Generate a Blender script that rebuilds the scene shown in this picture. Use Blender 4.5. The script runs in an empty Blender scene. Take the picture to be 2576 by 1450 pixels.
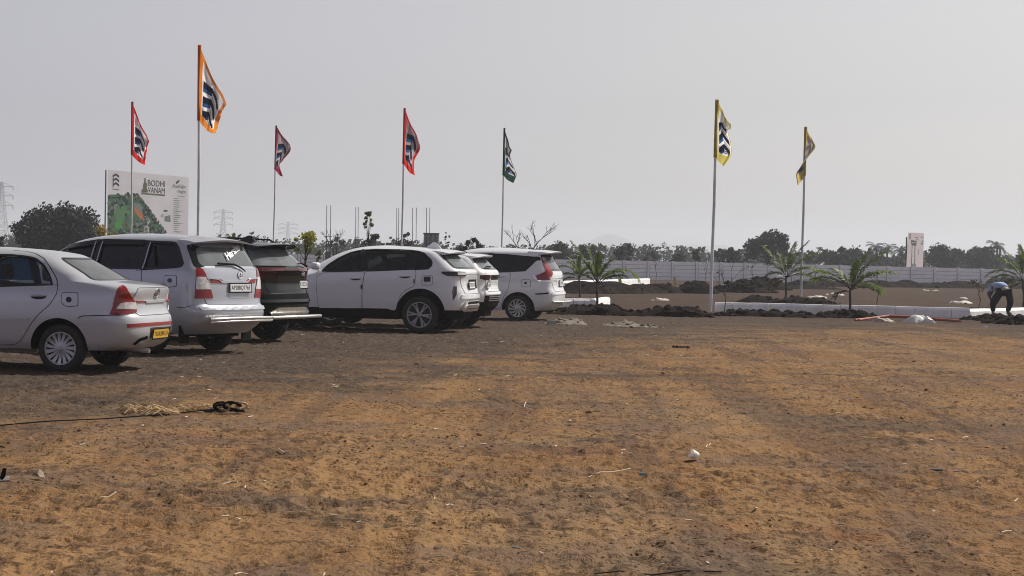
SKY = 0.10
HAZE = 0.00046
import bpy, bmesh, math, random
import numpy as np
from mathutils import Vector, Matrix
from mathutils.bvhtree import BVHTree
from mathutils.geometry import delaunay_2d_cdt

R = random.Random(7)
NP = np.random.RandomState(11)
C = bpy.context.scene.collection
rad = math.radians

# ------------------------------------------------------------------ survey: the camera the photo was taken with
FOC, CAMH = 4600.0, 1.5                     # focal length in units of a 2576-unit-wide picture, eye height in m
ROLL, PITCH = rad(1.1), math.atan(75 / 4600)
def ray(u, v):
    dx = (u - 1288) / FOC; dy = (725 - v) / FOC
    a = dx * math.cos(ROLL) - dy * math.sin(ROLL); b = dx * math.sin(ROLL) + dy * math.cos(ROLL)
    return Vector((a, b * math.sin(PITCH) + math.cos(PITCH), b * math.cos(PITCH) - math.sin(PITCH)))
def ground(u, v, z=0.0):
    d = ray(u, v); return Vector((0, 0, CAMH)) + d * ((z - CAMH) / d.z)
def at_depth(u, v, Y):
    d = ray(u, v); return Vector((0, 0, CAMH)) + d * (Y / d.y)

# ------------------------------------------------------------------ tags
def tag(o, label=None, cat=None, group=None, kind=None):
    if label: o['label'] = label
    if cat: o['category'] = cat
    if group: o['group'] = group
    if kind: o['kind'] = kind
    return o
def empty(name, loc=(0, 0, 0), rz=0.0, parent=None):
    o = bpy.data.objects.new(name, None); C.objects.link(o)
    o.empty_display_size = 0.2
    o.location = loc; o.rotation_euler = (0, 0, rz)
    if parent: o.parent = parent
    return o
def thing(name, label, cat, loc=(0, 0, 0), rz=0.0, group=None):
    return tag(empty(name, loc, rz), label, cat, group)
def copy_tree(o, parent=None):
    c = o.copy(); C.objects.link(c)
    if parent: c.parent = parent
    for ch in list(o.children): copy_tree(ch, c)
    return c

# ------------------------------------------------------------------ materials
def _nt(name):
    m = bpy.data.materials.new(name); m.use_nodes = True
    nt = m.node_tree; b = nt.nodes['Principled BSDF']
    return m, nt, b
def mat(name, col, rough=0.6, metal=0.0, spec=0.5, var=0.0, scale=8.0, bump=0.0, bscale=40.0, coat=0.0, trans=0.0, vcol=None, flake=0.0):
    m, nt, b = _nt(name); N = nt.nodes; L = nt.links
    b.inputs['Base Color'].default_value = (*col, 1); b.inputs['Roughness'].default_value = rough
    b.inputs['Metallic'].default_value = metal; b.inputs['Specular IOR Level'].default_value = spec
    b.inputs['Coat Weight'].default_value = coat; b.inputs['Coat Roughness'].default_value = 0.06
    if var or bump:
        tc = N.new('ShaderNodeTexCoord')
    if var:
        n = N.new('ShaderNodeTexNoise'); n.inputs['Scale'].default_value = scale; n.inputs['Detail'].default_value = 6
        L.new(tc.outputs['Object'], n.inputs['Vector'])
        r = N.new('ShaderNodeMix'); r.data_type = 'RGBA'
        c2 = vcol or tuple(min(1, c * (1 + var)) for c in col); c1 = col if vcol else tuple(c * (1 - var) for c in col)
        r.inputs[6].default_value = (*c1, 1); r.inputs[7].default_value = (*c2, 1)
        mr = N.new('ShaderNodeMapRange'); mr.inputs[1].default_value = .32; mr.inputs[2].default_value = .68
        L.new(n.outputs['Fac'], mr.inputs[0]); L.new(mr.outputs[0], r.inputs[0]); L.new(r.outputs[2], b.inputs['Base Color'])
    if bump:
        n2 = N.new('ShaderNodeTexNoise'); n2.inputs['Scale'].default_value = bscale; n2.inputs['Detail'].default_value = 5
        L.new(tc.outputs['Object'], n2.inputs['Vector'])
        bp = N.new('ShaderNodeBump'); bp.inputs['Strength'].default_value = bump; bp.inputs['Distance'].default_value = .02
        L.new(n2.outputs['Fac'], bp.inputs['Height']); L.new(bp.outputs['Normal'], b.inputs['Normal'])
    if trans:
        t = N.new('ShaderNodeBsdfTranslucent'); t.inputs[0].default_value = (*col, 1)
        mx = N.new('ShaderNodeMixShader'); mx.inputs[0].default_value = trans
        if var: L.new(r.outputs[2], t.inputs[0])
        L.new(b.outputs[0], mx.inputs[1]); L.new(t.outputs[0], mx.inputs[2]); L.new(mx.outputs[0], N['Material Output'].inputs[0])
    return m
def paint(name, col, metal, rough, dust=(.30, .22, .15), dustamt=.25):
    """car paint with coat and a film of dust that thickens in patches"""
    m, nt, b = _nt(name); N = nt.nodes; L = nt.links
    tc = N.new('ShaderNodeTexCoord')
    n = N.new('ShaderNodeTexNoise'); n.inputs['Scale'].default_value = 3.5; n.inputs['Detail'].default_value = 8; n.inputs['Roughness'].default_value = .65
    L.new(tc.outputs['Object'], n.inputs['Vector'])
    sp = N.new('ShaderNodeSeparateXYZ'); L.new(tc.outputs['Object'], sp.inputs[0])
    mr = N.new('ShaderNodeMapRange'); mr.inputs[1].default_value = .75; mr.inputs[2].default_value = .25; mr.inputs[3].default_value = 0; mr.inputs[4].default_value = 1
    L.new(sp.outputs[2], mr.inputs[0])          # road dirt thrown up along the sills
    ad = N.new('ShaderNodeMath'); ad.operation = 'MULTIPLY_ADD'; ad.inputs[1].default_value = .8; ad.inputs[2].default_value = .12
    L.new(mr.outputs[0], ad.inputs[0])
    mu = N.new('ShaderNodeMath'); mu.operation = 'MULTIPLY'; L.new(ad.outputs[0], mu.inputs[0]); L.new(n.outputs['Fac'], mu.inputs[1])
    m2 = N.new('ShaderNodeMath'); m2.operation = 'MULTIPLY'; m2.inputs[1].default_value = dustamt * 2; L.new(mu.outputs[0], m2.inputs[0])
    b.inputs['Base Color'].default_value = (*col, 1); b.inputs['Metallic'].default_value = metal; b.inputs['Roughness'].default_value = rough
    b.inputs['Coat Weight'].default_value = .8; b.inputs['Coat Roughness'].default_value = .07
    d = N.new('ShaderNodeBsdfDiffuse'); d.inputs[0].default_value = (*dust, 1)
    mx = N.new('ShaderNodeMixShader'); L.new(m2.outputs[0], mx.inputs[0]); L.new(b.outputs[0], mx.inputs[1]); L.new(d.outputs[0], mx.inputs[2])
    L.new(mx.outputs[0], N['Material Output'].inputs[0])
    return m
def glass(name, tint, dust=0.0, dcol=(.55, .55, .53), rough=0.02):
    m, nt, b = _nt(name); N = nt.nodes; L = nt.links
    N.remove(b)
    t = N.new('ShaderNodeBsdfTransparent'); t.inputs[0].default_value = (*tint, 1)
    g = N.new('ShaderNodeBsdfGlossy'); g.inputs['Roughness'].default_value = rough
    f = N.new('ShaderNodeFresnel'); f.inputs[0].default_value = 1.6
    mx = N.new('ShaderNodeMixShader'); L.new(f.outputs[0], mx.inputs[0]); L.new(t.outputs[0], mx.inputs[1]); L.new(g.outputs[0], mx.inputs[2])
    out = mx
    if dust:  # grey diffuse film, painted in place of sky reflection on rear glass
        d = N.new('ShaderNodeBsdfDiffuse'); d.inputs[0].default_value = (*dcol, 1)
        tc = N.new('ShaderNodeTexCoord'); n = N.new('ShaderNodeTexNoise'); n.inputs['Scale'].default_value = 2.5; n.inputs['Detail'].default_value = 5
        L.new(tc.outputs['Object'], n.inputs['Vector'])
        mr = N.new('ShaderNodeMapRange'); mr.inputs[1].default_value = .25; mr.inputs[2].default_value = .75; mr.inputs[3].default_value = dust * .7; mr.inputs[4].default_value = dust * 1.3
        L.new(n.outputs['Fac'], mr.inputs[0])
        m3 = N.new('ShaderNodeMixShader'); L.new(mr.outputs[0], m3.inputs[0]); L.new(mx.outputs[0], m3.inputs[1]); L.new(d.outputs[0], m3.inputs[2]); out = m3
    L.new(out.outputs[0], N['Material Output'].inputs[0])
    return m

M = {}
M['silver'] = paint('silver_paint', (.50, .51, .54), .30, .30, dustamt=.18)
M['silver2'] = paint('silver_paint_cool', (.42, .44, .49), .35, .30, dustamt=.18)
M['white'] = paint('white_paint', (.74, .75, .77), 0, .35, dustamt=.18)
M['white2'] = paint('white_paint_warm', (.76, .76, .76), 0, .35, dustamt=.18)
M['black'] = mat('black_paint', (.003, .0035, .006), .10, spec=.38)
M['plastic'] = mat('black_plastic', (.006, .006, .0065), .9, spec=.1, var=.4)
M['gloss_black'] = mat('gloss_black_trim', (.006, .006, .007), .15)
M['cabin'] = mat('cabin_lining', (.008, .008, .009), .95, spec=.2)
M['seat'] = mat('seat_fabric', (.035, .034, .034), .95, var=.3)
M['seat_light'] = mat('seat_cover_light', (.14, .13, .12), .95, var=.3)
M['rubber'] = mat('tyre_rubber', (.012, .012, .012), .85, var=.5, scale=20, vcol=(.028, .023, .019))
M['alloy'] = mat('wheel_alloy', (.42, .42, .43), .4, .6, var=.2)
M['alloy_dark'] = mat('wheel_dark', (.012, .012, .013), .6)
M['red_lens'] = mat('red_lens', (.24, .005, .008), .15, coat=.25)
M['dark_red_lens'] = mat('dark_red_lens', (.045, .005, .007), .15, coat=.3)
M['clear_lens'] = mat('clear_lens', (.62, .58, .56), .15, .2, coat=.8, var=.25, scale=25)
M['chrome'] = mat('chrome', (.80, .80, .80), .12, 1.0)
M['steel'] = mat('brushed_steel', (.72, .70, .67), .28, .9, var=.12)
M['refl_red'] = mat('red_reflective_tape', (.26, .02, .018), .4)
M['yellow_plate'] = mat('yellow_number_plate', (.75, .42, .035), .45)
M['white_plate'] = mat('white_number_plate', (.72, .72, .72), .45)
M['ink'] = mat('black_ink', (.015, .015, .016), .6)
M['sticker'] = mat('white_sticker', (.8, .8, .8), .6)
M['blue_disc'] = mat('blue_cap', (.03, .06, .16), .4)
M['glass_clear'] = glass('clear_glass', (.66, .70, .70))
M['glass_tint'] = glass('tinted_glass', (.20, .22, .23))
M['glass_tint2'] = glass('dark_tinted_glass', (.04, .045, .05))
M['glass_rear'] = glass('rear_glass_painted_sheen', (.25, .27, .28), .27, (.47, .52, .54), .05)  # bluish grey film colours in the reflected sky
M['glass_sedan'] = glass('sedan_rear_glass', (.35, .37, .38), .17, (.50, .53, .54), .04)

# ------------------------------------------------------------------ mesh collector
class MB:
    def __init__(s): s.v = []; s.f = []; s.m = []
    def add(s, verts, faces, mi=0):
        o = len(s.v); s.v.extend([tuple(v) for v in verts])
        s.f.extend([tuple(i + o for i in f) for f in faces])
        s.m.extend([mi] * len(faces)); return s
    def box(s, c, d, mi=0, rot=None, taper=1.0):
        x, y, z = d[0] / 2, d[1] / 2, d[2] / 2
        vs = [Vector((sx * x * (taper if sz > 0 else 1), sy * y * (taper if sz > 0 else 1), sz * z)) for sz in (-1, 1) for sx, sy in ((-1, -1), (1, -1), (1, 1), (-1, 1))]
        if rot: vs = [rot @ v for v in vs]
        s.add([v + Vector(c) for v in vs], [(3, 2, 1, 0), (4, 5, 6, 7), (0, 1, 5, 4), (1, 2, 6, 5), (2, 3, 7, 6), (3, 0, 4, 7)], mi); return s
    def tube(s, pts, r, n=8, mi=0):
        pts = [Vector(p) for p in pts]
        rs = r if isinstance(r, (list, tuple)) else [r] * len(pts)
        vs = []
        up = None
        for i, p in enumerate(pts):
            t = (pts[min(i + 1, len(pts) - 1)] - pts[max(i - 1, 0)]).normalized()
            if up is None:
                up = Vector((0, 0, 1)) if abs(t.z) < .9 else Vector((1, 0, 0))
            a = t.cross(up).normalized(); b = a.cross(t).normalized(); up = b
            for k in range(n):
                q = 2 * math.pi * k / n
                vs.append(p + (a * math.cos(q) + b * math.sin(q)) * rs[i])
        fs = []
        for i in range(len(pts) - 1):
            for k in range(n):
                k2 = (k + 1) % n
                fs.append((i * n + k, i * n + k2, (i + 1) * n + k2, (i + 1) * n + k))
        fs.append(tuple(range(n))[::-1]); e = (len(pts) - 1) * n; fs.append(tuple(range(e, e + n)))
        s.add(vs, fs, mi); return s
    def lathe(s, prof, n=32, mi=0, close=False):
        """profile (r, y) turned round the y axis"""
        vs = []; fs = []; k = len(prof)
        for i in range(n):
            a = 2 * math.pi * i / n
            for r, y in prof: vs.append((r * math.cos(a), y, r * math.sin(a)))
        for i in range(n):
            j = (i + 1) % n
            for q in range(k - (0 if close else 1)):
                q2 = (q + 1) % k
                fs.append((i * k + q, i * k + q2, j * k + q2, j * k + q))
        s.add(vs, fs, mi); return s
    def move(s, off, start=0):
        o = Vector(off); s.v[start:] = [tuple(Vector(v) + o) for v in s.v[start:]]; return s
    def build(s, name, mats, parent=None, loc=None, smooth=True, sharp=32, rz=0.0):
        me = bpy.data.meshes.new(name); me.from_pydata(s.v, [], s.f)
        if not isinstance(mats, (list, tuple)): mats = [mats]
        for m in mats: me.materials.append(m)
        me.polygons.foreach_set('material_index', s.m)
        if smooth:
            me.polygons.foreach_set('use_smooth', [True] * len(s.f))
            if sharp: me.set_sharp_from_angle(angle=rad(sharp))
        me.update()
        o = bpy.data.objects.new(name, me); C.objects.link(o)
        if parent: o.parent = parent
        if loc is not None: o.location = loc
        if rz: o.rotation_euler = (0, 0, rz)
        return o

_text_cache = {}
def text_tris(body, size=1.0, shear=0.0, ext=0.0):
    key = (body, size, shear, ext)
    if key in _text_cache: return _text_cache[key]
    cu = bpy.data.curves.new('t', 'FONT'); cu.body = body; cu.size = size; cu.align_x = 'CENTER'; cu.align_y = 'CENTER'
    cu.shear = shear; cu.resolution_u = 3; cu.offset = ext
    ob = bpy.data.objects.new('t', cu); C.objects.link(ob)
    dg = bpy.context.evaluated_depsgraph_get(); me = ob.evaluated_get(dg).to_mesh()
    vs = [(v.co.x, v.co.y) for v in me.vertices]; fs = [tuple(p.vertices) for p in me.polygons]
    ob.evaluated_get(dg).to_mesh_clear()
    bpy.data.objects.remove(ob); bpy.data.curves.remove(cu)
    _text_cache[key] = (vs, fs); return vs, fs

def pchip(xs, ys, x):
    xs = np.asarray(xs, float); ys = np.asarray(ys, float); x = np.asarray(x, float)
    h = np.diff(xs); d = np.diff(ys) / h; m = np.zeros_like(ys)
    m[0], m[-1] = d[0], d[-1]
    for i in range(1, len(xs) - 1):
        if d[i - 1] * d[i] > 0:
            w1 = 2 * h[i] + h[i - 1]; w2 = h[i] + 2 * h[i - 1]; m[i] = (w1 + w2) / (w1 / d[i - 1] + w2 / d[i])
    i = np.clip(np.searchsorted(xs, x) - 1, 0, len(h) - 1); t = (np.clip(x, xs[0], xs[-1]) - xs[i]) / h[i]
    return (1 + 2 * t) * (1 - t) ** 2 * ys[i] + t * (1 - t) ** 2 * h[i] * m[i] + t * t * (3 - 2 * t) * ys[i + 1] + t * t * (t - 1) * h[i] * m[i + 1]

def round_poly(pts, r=.03, n=4):
    out = []; k = len(pts)
    for i in range(k):
        p = Vector(pts[i]); a = Vector(pts[i - 1]); b = Vector(pts[(i + 1) % k])
        ra = min(r, (a - p).length * .45); rb = min(r, (b - p).length * .45)
        p0 = p + (a - p).normalized() * ra; p1 = p + (b - p).normalized() * rb
        for j in range(n + 1):
            t = j / n; out.append(tuple((1 - t) ** 2 * p0 + 2 * t * (1 - t) * p + t * t * p1))
    return out
def dense(pts, step, closed=True):
    out = []; k = len(pts)
    for i in range(k if closed else k - 1):
        a = Vector(pts[i]); b = Vector(pts[(i + 1) % k]); n = max(1, int((b - a).length / step))
        for j in range(n): out.append(tuple(a.lerp(b, j / n)))
    if not closed: out.append(tuple(pts[-1]))
    return out
def fill2d(loop, step):
    """triangulated 2-D polygon with interior points"""
    xs = [p[0] for p in loop]; ys = [p[1] for p in loop]
    def inside(x, y):
        c = False; n = len(loop)
        for i in range(n):
            x1, y1 = loop[i]; x2, y2 = loop[i - 1]
            if (y1 > y) != (y2 > y) and x < (x2 - x1) * (y - y1) / (y2 - y1) + x1: c = not c
        return c
    pts = [Vector(p) for p in loop]; n = len(pts)
    y = min(ys) + step * .5
    while y < max(ys):
        x = min(xs) + step * .5
        while x < max(xs):
            if inside(x, y) and min((Vector((x, y)) - p).length_squared for p in pts[:n]) > (step * .45) ** 2: pts.append(Vector((x, y)))
            x += step
        y += step
    v, e, f, *_ = delaunay_2d_cdt(pts, [(i, (i + 1) % n) for i in range(n)], [], 1, 1e-6)
    return [tuple(p) for p in v], [tuple(q) for q in f]

# ------------------------------------------------------------------ cars
K = 1.58385
REG = {1: (2.416, 0, 940), 2: (2.788, 200, 900), 3: (2.788, 920, 900), 4: (3.067, 1200, 950), 5: (3.903, 1800, 960)}
def surv(reg, x, y):
    s, ox, oy = REG[reg]; return ((x / s + ox) / K, (y / s + oy) / K)

def ring_pts(xr, xf, w, cr, nr, cf, nf, kr=15, ks=40, kf=10):
    """half outline of one level slice, rear centre -> flank -> front centre"""
    L = xf - xr; cr = min(cr, L * .48); cf = min(cf, L * .48)
    def corner(c, n, k):
        ph = np.linspace(0, math.pi / 2, 300)
        x = c * (1 - np.cos(ph) ** (2 / n)); y = w * np.sin(ph) ** (2 / n)
        d = np.concatenate([[0], np.cumsum(np.hypot(np.diff(x), np.diff(y)))])
        q = np.linspace(0, d[-1], k)
        return np.interp(q, d, x), np.interp(q, d, y)
    xa, ya = corner(cr, nr, kr); xb, yb = corner(cf, nf, kf)
    xs = np.concatenate([xr + xa, np.linspace(xr + cr, xf - cf, ks + 2)[1:-1], (xf - xb)[::-1]])
    ys = np.concatenate([ya, np.full(ks, w), yb[::-1]])
    m = (xr + xf) / 2
    ys = ys * (1 - .035 * ((xs - m) / (L / 2 + 1e-6)) ** 2)
    return xs, ys
class Shell:
    def __init__(s, prof, inset=0.0, zlo=None):
        def cv(k): a = prof[k]; return [p[0] for p in a], [p[1] for p in a]
        z0 = prof['xr'][0][0] if zlo is None else zlo; z1 = prof['xr'][-1][0]
        fine = np.linspace(z0, z1, 700)
        f = {k: pchip(*cv(k), fine) for k in ('xr', 'xf', 'w')}
        if inset:
            f['xr'] = f['xr'] + inset; f['xf'] = f['xf'] - inset; f['w'] = f['w'] - inset
        lv = [0]
        for i in range(1, 700):
            j = lv[-1]
            if (abs(fine[i] - fine[j]) > .028 or abs(f['xr'][i] - f['xr'][j]) > .045 or abs(f['xf'][i] - f['xf'][j]) > .06 or abs(f['w'][i] - f['w'][j]) > .022 or i == 699):
                lv.append(i)
        if inset:
            lv = [i for i in lv if f['w'][i] > .12 and f['xf'][i] - f['xr'][i] > .5]
        s.v = []; s.f = []; n = None
        for i in lv:
            xs, ys = ring_pts(f['xr'][i], f['xf'][i], f['w'][i], prof.get('cr', .42), prof.get('nr', 2.8), prof.get('cf', .6), 2.6)
            z = fine[i] - (inset * .75 if inset else 0)
            full = [(x, -y, z) for x, y in zip(xs, ys)] + [(x, y, z) for x, y in list(zip(xs, ys))[::-1][1:-1]]
            n = len(full); s.v += full
        for a in range(len(lv) - 1):
            for k in range(n):
                k2 = (k + 1) % n
                s.f.append((a * n + k, a * n + k2, (a + 1) * n + k2, (a + 1) * n + k))
        s.f.append(tuple(range(n))[::-1]); e = (len(lv) - 1) * n; s.f.append(tuple(range(e, e + n)))
        s.zs = [fine[i] for i in lv]; s.n = n

class Car:
    def __init__(s, name, label, group, ref, refxy, th, prof, body_mat, clad_z=None):
        s.h = Vector((-math.cos(th), math.sin(th), 0)); s.nrm = Vector((-math.sin(th), -math.cos(th), 0))
        g = ground(*ref); s.o = g - s.h * refxy[0] - s.nrm * refxy[1]; s.o.z = 0
        s.root = thing(name, label, 'car', s.o, math.pi - th, group)
        s.sh = Shell(prof); s.prof = prof; s.bm = body_mat
        s.bvh = BVHTree.FromPolygons([Vector(v) for v in s.sh.v], s.sh.f)
        s.eye = s.loc(Vector((0, 0, CAMH))); s.cut = []; s.clad_z = clad_z
    def loc(s, p):
        d = p - s.o; return Vector((d.dot(s.h), d.dot(s.nrm), p.z))
    def pix(s, u, v):
        d = ray(u, v); dl = Vector((d.dot(s.h), d.dot(s.nrm), d.z)).normalized()
        hit, n, _, _ = s.bvh.ray_cast(s.eye, dl)
        if hit is None:
            t = -s.eye.dot(dl); q = s.eye + dl * t           # nearest point of the shell to the sight line
            for _ in range(12):
                hit, n, _, _ = s.bvh.find_nearest(q); q = s.eye + dl * (hit - s.eye).dot(dl)
        return hit, n
    def hit(s, p, view):
        if view == 'L': o, d = Vector((p[0], 3, p[1])), Vector((0, -1, 0))
        elif view == 'R': o, d = Vector((p[0], -3, p[1])), Vector((0, 1, 0))
        elif view == 'B': o, d = Vector((-6, p[0], p[1])), Vector((1, 0, 0))
        elif view == 'T': o, d = Vector((p[0], p[1], 5)), Vector((0, 0, -1))
        else: return s.pix(*p)
        h, n, _, _ = s.bvh.ray_cast(o, d)
        if h is None: h, n, _, _ = s.bvh.find_nearest(o + d * 2.2)
        return h, n
    def P(s, reg, pts): return [surv(reg, *p) for p in pts]
    def xz(s, reg, pts): return [(h.x, h.z) for h in (s.pix(*surv(reg, *p))[0] for p in pts)]
    def yz(s, reg, pts): return [(h.y, h.z) for h in (s.pix(*surv(reg, *p))[0] for p in pts)]
    def sheet(s, mb, pts, view, off=.004, thick=.006, mi=0, r=None, flip=False):
        """a piece of skin over the body: polygon in a side/rear/sight projection, laid on the shell"""
        px = isinstance(view, str) and view == 'P'
        r = (6 if px else .03) if r is None else r; step = 5.0 if px else .05
        loop = dense(round_poly(pts, r), step * .8) if r > 0 else dense(pts, step * .8)
        v2, fs = fill2d(loop, step); n = len(loop)
        top = []; nr = []
        for p in v2:
            h, nn = s.hit(p, view); top.append(h + nn * off); nr.append(nn)
        out = []
        for f in fs:
            a, b, c = (top[i] for i in f[:3])
            if (b - a).cross(c - a).dot(nr[f[0]]) < 0: f = tuple(reversed(f))
            out.append(f)
        vs = list(top)
        if thick:
            cnt = {}
            for f in out:
                for i in range(len(f)): e = (f[i], f[(i + 1) % len(f)]); cnt[e] = 1
            base = {}
            for (a, b) in list(cnt):
                if (b, a) not in cnt:
                    for q in (a, b):
                        if q not in base: base[q] = len(vs); vs.append(top[q] - nr[q] * thick)
                    out.append((b, a, base[a], base[b]))
        if flip:
            vs = [Vector((v[0], -v[1], v[2])) for v in vs]; out = [tuple(reversed(f)) for f in out]
        mb.add(vs, out, mi)
    def ribbon(s, mb, pts, view, w=.010, off=.0025, mi=0, flip=False):
        px = view == 'P'
        ps = dense(pts, 4 if px else .04, False)
        hs = [s.hit(p, view) for p in ps]; vs = []
        for i, (h, n) in enumerate(hs):
            t = (hs[min(i + 1, len(hs) - 1)][0] - hs[max(i - 1, 0)][0]).normalized(); q = n.cross(t).normalized()
            for k in (-.5, .5): vs.append(h + q * w * k + n * off)
        fs = [(2 * i, 2 * i + 1, 2 * i + 3, 2 * i + 2) for i in range(len(hs) - 1)]
        if flip: vs = [Vector((v[0], -v[1], v[2])) for v in vs]; fs = [tuple(reversed(f)) for f in fs]
        mb.add(vs, fs, mi)
    def part(s, name, mats, pts, view, off=.004, thick=.006, r=None, parent=None, mirror=False):
        mb = MB(); s.sheet(mb, pts, view, off, thick, 0, r); o = mb.build(name, mats, parent or s.root)
        if mirror:
            mb = MB(); s.sheet(mb, pts, view, off, thick, 0, r, flip=True); mb.build(name, mats, parent or s.root)
        return o
    def panel(s, name, pts, view, gap=None, off=.005, mirror=False, extra=(), r=None):
        """a body panel with a dark shut-line round it"""
        px = view == 'P'; gap = gap or (1.6 if px else .012)
        res = None
        for fl in ((False, True) if mirror else (False,)):
            mb = MB(); s.sheet(mb, pts, view, off, .004, 0, r, flip=fl)
            ring = round_poly(pts, (6 if px else .03) if r is None else r) if r != 0 else pts
            s.ribbon(mb, list(ring) + [ring[0]], view, .016, off * .45, 1, flip=fl)
            for e in extra: s.ribbon(mb, e, view, .011, .003, 1, flip=fl)
            o = mb.build(name, [s.bm, M['ink']], s.root); res = res or o
        return res
    def prism_y(s, loop):              # side-window cutter
        n = len(loop)
        vs = [(x, -1.5, z) for x, z in loop] + [(x, 1.5, z) for x, z in loop]
        s.cut.append((vs, [tuple(range(n)), tuple(range(2 * n - 1, n - 1, -1))] + [((i + 1) % n, i, n + i, n + (i + 1) % n) for i in range(n)], 'cabin'))
    def prism_x(s, loop, x0, x1):
        n = len(loop)
        vs = [(x0, y, z) for y, z in loop] + [(x1, y, z) for y, z in loop]
        s.cut.append((vs, [tuple(range(n)), tuple(range(2 * n - 1, n - 1, -1))] + [((i + 1) % n, i, n + i, n + (i + 1) % n) for i in range(n)], 'cabin'))
    def well(s, x, z, r, side):
        n = 40; y0, y1 = (.52, 1.4) if side > 0 else (-1.4, -.52)
        vs = []
        for y in (y0, y1):
            for i in range(n):
                a = 2 * math.pi * i / n; vs.append((x + r * math.cos(a), y, z + r * math.sin(a)))
        s.cut.append((vs, [tuple(range(n)), tuple(range(2 * n - 1, n - 1, -1))] + [((i + 1) % n, i, n + i, n + (i + 1) % n) for i in range(n)], 'cabin'))
    def body(s, cavity_z=.75):
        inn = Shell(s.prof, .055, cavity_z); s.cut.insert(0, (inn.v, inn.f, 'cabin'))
        mb = MB(); mb.add(s.sh.v, s.sh.f)
        if s.clad_z:
            n = s.sh.n
            for i, z in enumerate(s.sh.zs[:-1]):
                if z < s.clad_z - .01:
                    for k in range(n): mb.m[i * n + k] = 2
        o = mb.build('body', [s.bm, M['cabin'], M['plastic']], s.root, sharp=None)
        tmp = []
        for vs, fs, mt in s.cut:
            me = bpy.data.meshes.new('cut'); me.from_pydata([tuple(v) for v in vs], [], fs); me.materials.append(M[mt])
            bm = bmesh.new(); bm.from_mesh(me); bmesh.ops.recalc_face_normals(bm, faces=bm.faces); bm.to_mesh(me); bm.free()
            c = bpy.data.objects.new('cut', me); C.objects.link(c); c.parent = s.root; tmp.append(c)
            md = o.modifiers.new('b', 'BOOLEAN'); md.operation = 'DIFFERENCE'; md.object = c; md.solver = 'EXACT'; md.material_mode = 'TRANSFER'
        dg = bpy.context.evaluated_depsgraph_get(); dg.update()
        me = bpy.data.meshes.new_from_object(o.evaluated_get(dg)); o.modifiers.clear(); o.data = me; me.name = 'body'
        for c in tmp: bpy.data.objects.remove(c)
        me.polygons.foreach_set('use_smooth', [True] * len(me.polygons)); me.set_sharp_from_angle(angle=rad(34))
        return o
    def wheel(s, x, y, tr, tw, rr, style, nsp, name='wheel'):
        w = empty(name, (x, y, tr - .008), 0, s.root)
        sg = 1 if y > 0 else -1
        mb = MB()
        h = tw / 2
        pr = [(rr * .97, -h * .75), (rr * 1.05, -h * .98), (tr * .90, -h * 1.02), (tr * .965, -h * .86), (tr, -h * .6), (tr, -h * .22), (tr * .985, -h * .2), (tr * .985, -h * .1), (tr, -h * .08), (tr, h * .08), (tr * .985, h * .1), (tr * .985, h * .2), (tr, h * .22), (tr, h * .6), (tr * .965, h * .86), (tr * .90, h * 1.02), (rr * 1.05, h * .98), (rr * .97, h * .75)]
        mb.lathe(pr, 48); mb.f = [tuple(reversed(f)) for f in mb.f]
        mb.build('tyre', M['rubber'], w, sharp=50)
        mb = MB()
        yo = sg * h * .86
        mb.lathe([(rr * 1.0, sg * h * .72), (rr * 1.0, yo), (rr * .93, yo), (rr * .90, sg * h * .55), (rr * .90, -sg * h * .7)], 44, 0)
        mb.lathe([(0.001, sg * h * .30), (rr * .9, sg * h * .30)], 40, 1)
        mb.lathe([(0.001, yo * .98), (rr * .12, yo * .98), (rr * .17, yo * .85), (rr * .18, sg * h * .3)], 20, 0)
        for i in range(nsp):
            a = 2 * math.pi * i / nsp + .1
            if style == 'swirl': prs = [(0.0, .50, .026, .046)]
            elif style == 'pair': prs = [(-.15, .0, .022, .024), (.15, .0, .022, .024)]
            elif style == 'fan': prs = [(0.0, .10, .022, .046)]
            else: prs = [(0.0, .0, .055, .05)]
            for da, sw, w0, w1 in prs:
                vs = []; k = 5
                for q in range(k + 1):
                    t = q / k; rr_ = rr * (.14 + .80 * t); aa = a + da * (.3 + .7 * t) + sw * t ** 1.3; ww = (w0 + (w1 - w0) * t) * rr / .2 * .5
                    yy = yo * (.92 - .10 * math.sin(math.pi * t) * 1.0)
                    ct = Vector((math.cos(aa), 0, math.sin(aa))); tg = Vector((-math.sin(aa), 0, math.cos(aa)))
                    for sd, dy in ((-1, 0), (1, 0), (1, -.03), (-1, -.03)):
                        vs.append(ct * rr_ + tg * ww * sd + Vector((0, yy + sg * dy, 0)))
                fs = []
                for q in range(k):
                    for e in range(4):
                        e2 = (e + 1) % 4; fs.append((q * 4 + e, q * 4 + e2, q * 4 + 4 + e2, q * 4 + 4 + e))
                if sg < 0: fs = [tuple(reversed(f)) for f in fs]
                mb.add(vs, fs, 0)
        mb.build('rim', [M['alloy'], M['alloy_dark']], w, sharp=40)
        return w
    def wheels(s, wb, ty, tr, tw, rr, style, nsp):
        for x, y in ((0, ty), (0, -ty), (wb, ty), (wb, -ty)): s.wheel(x, y, tr, tw, rr, style, nsp)
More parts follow.
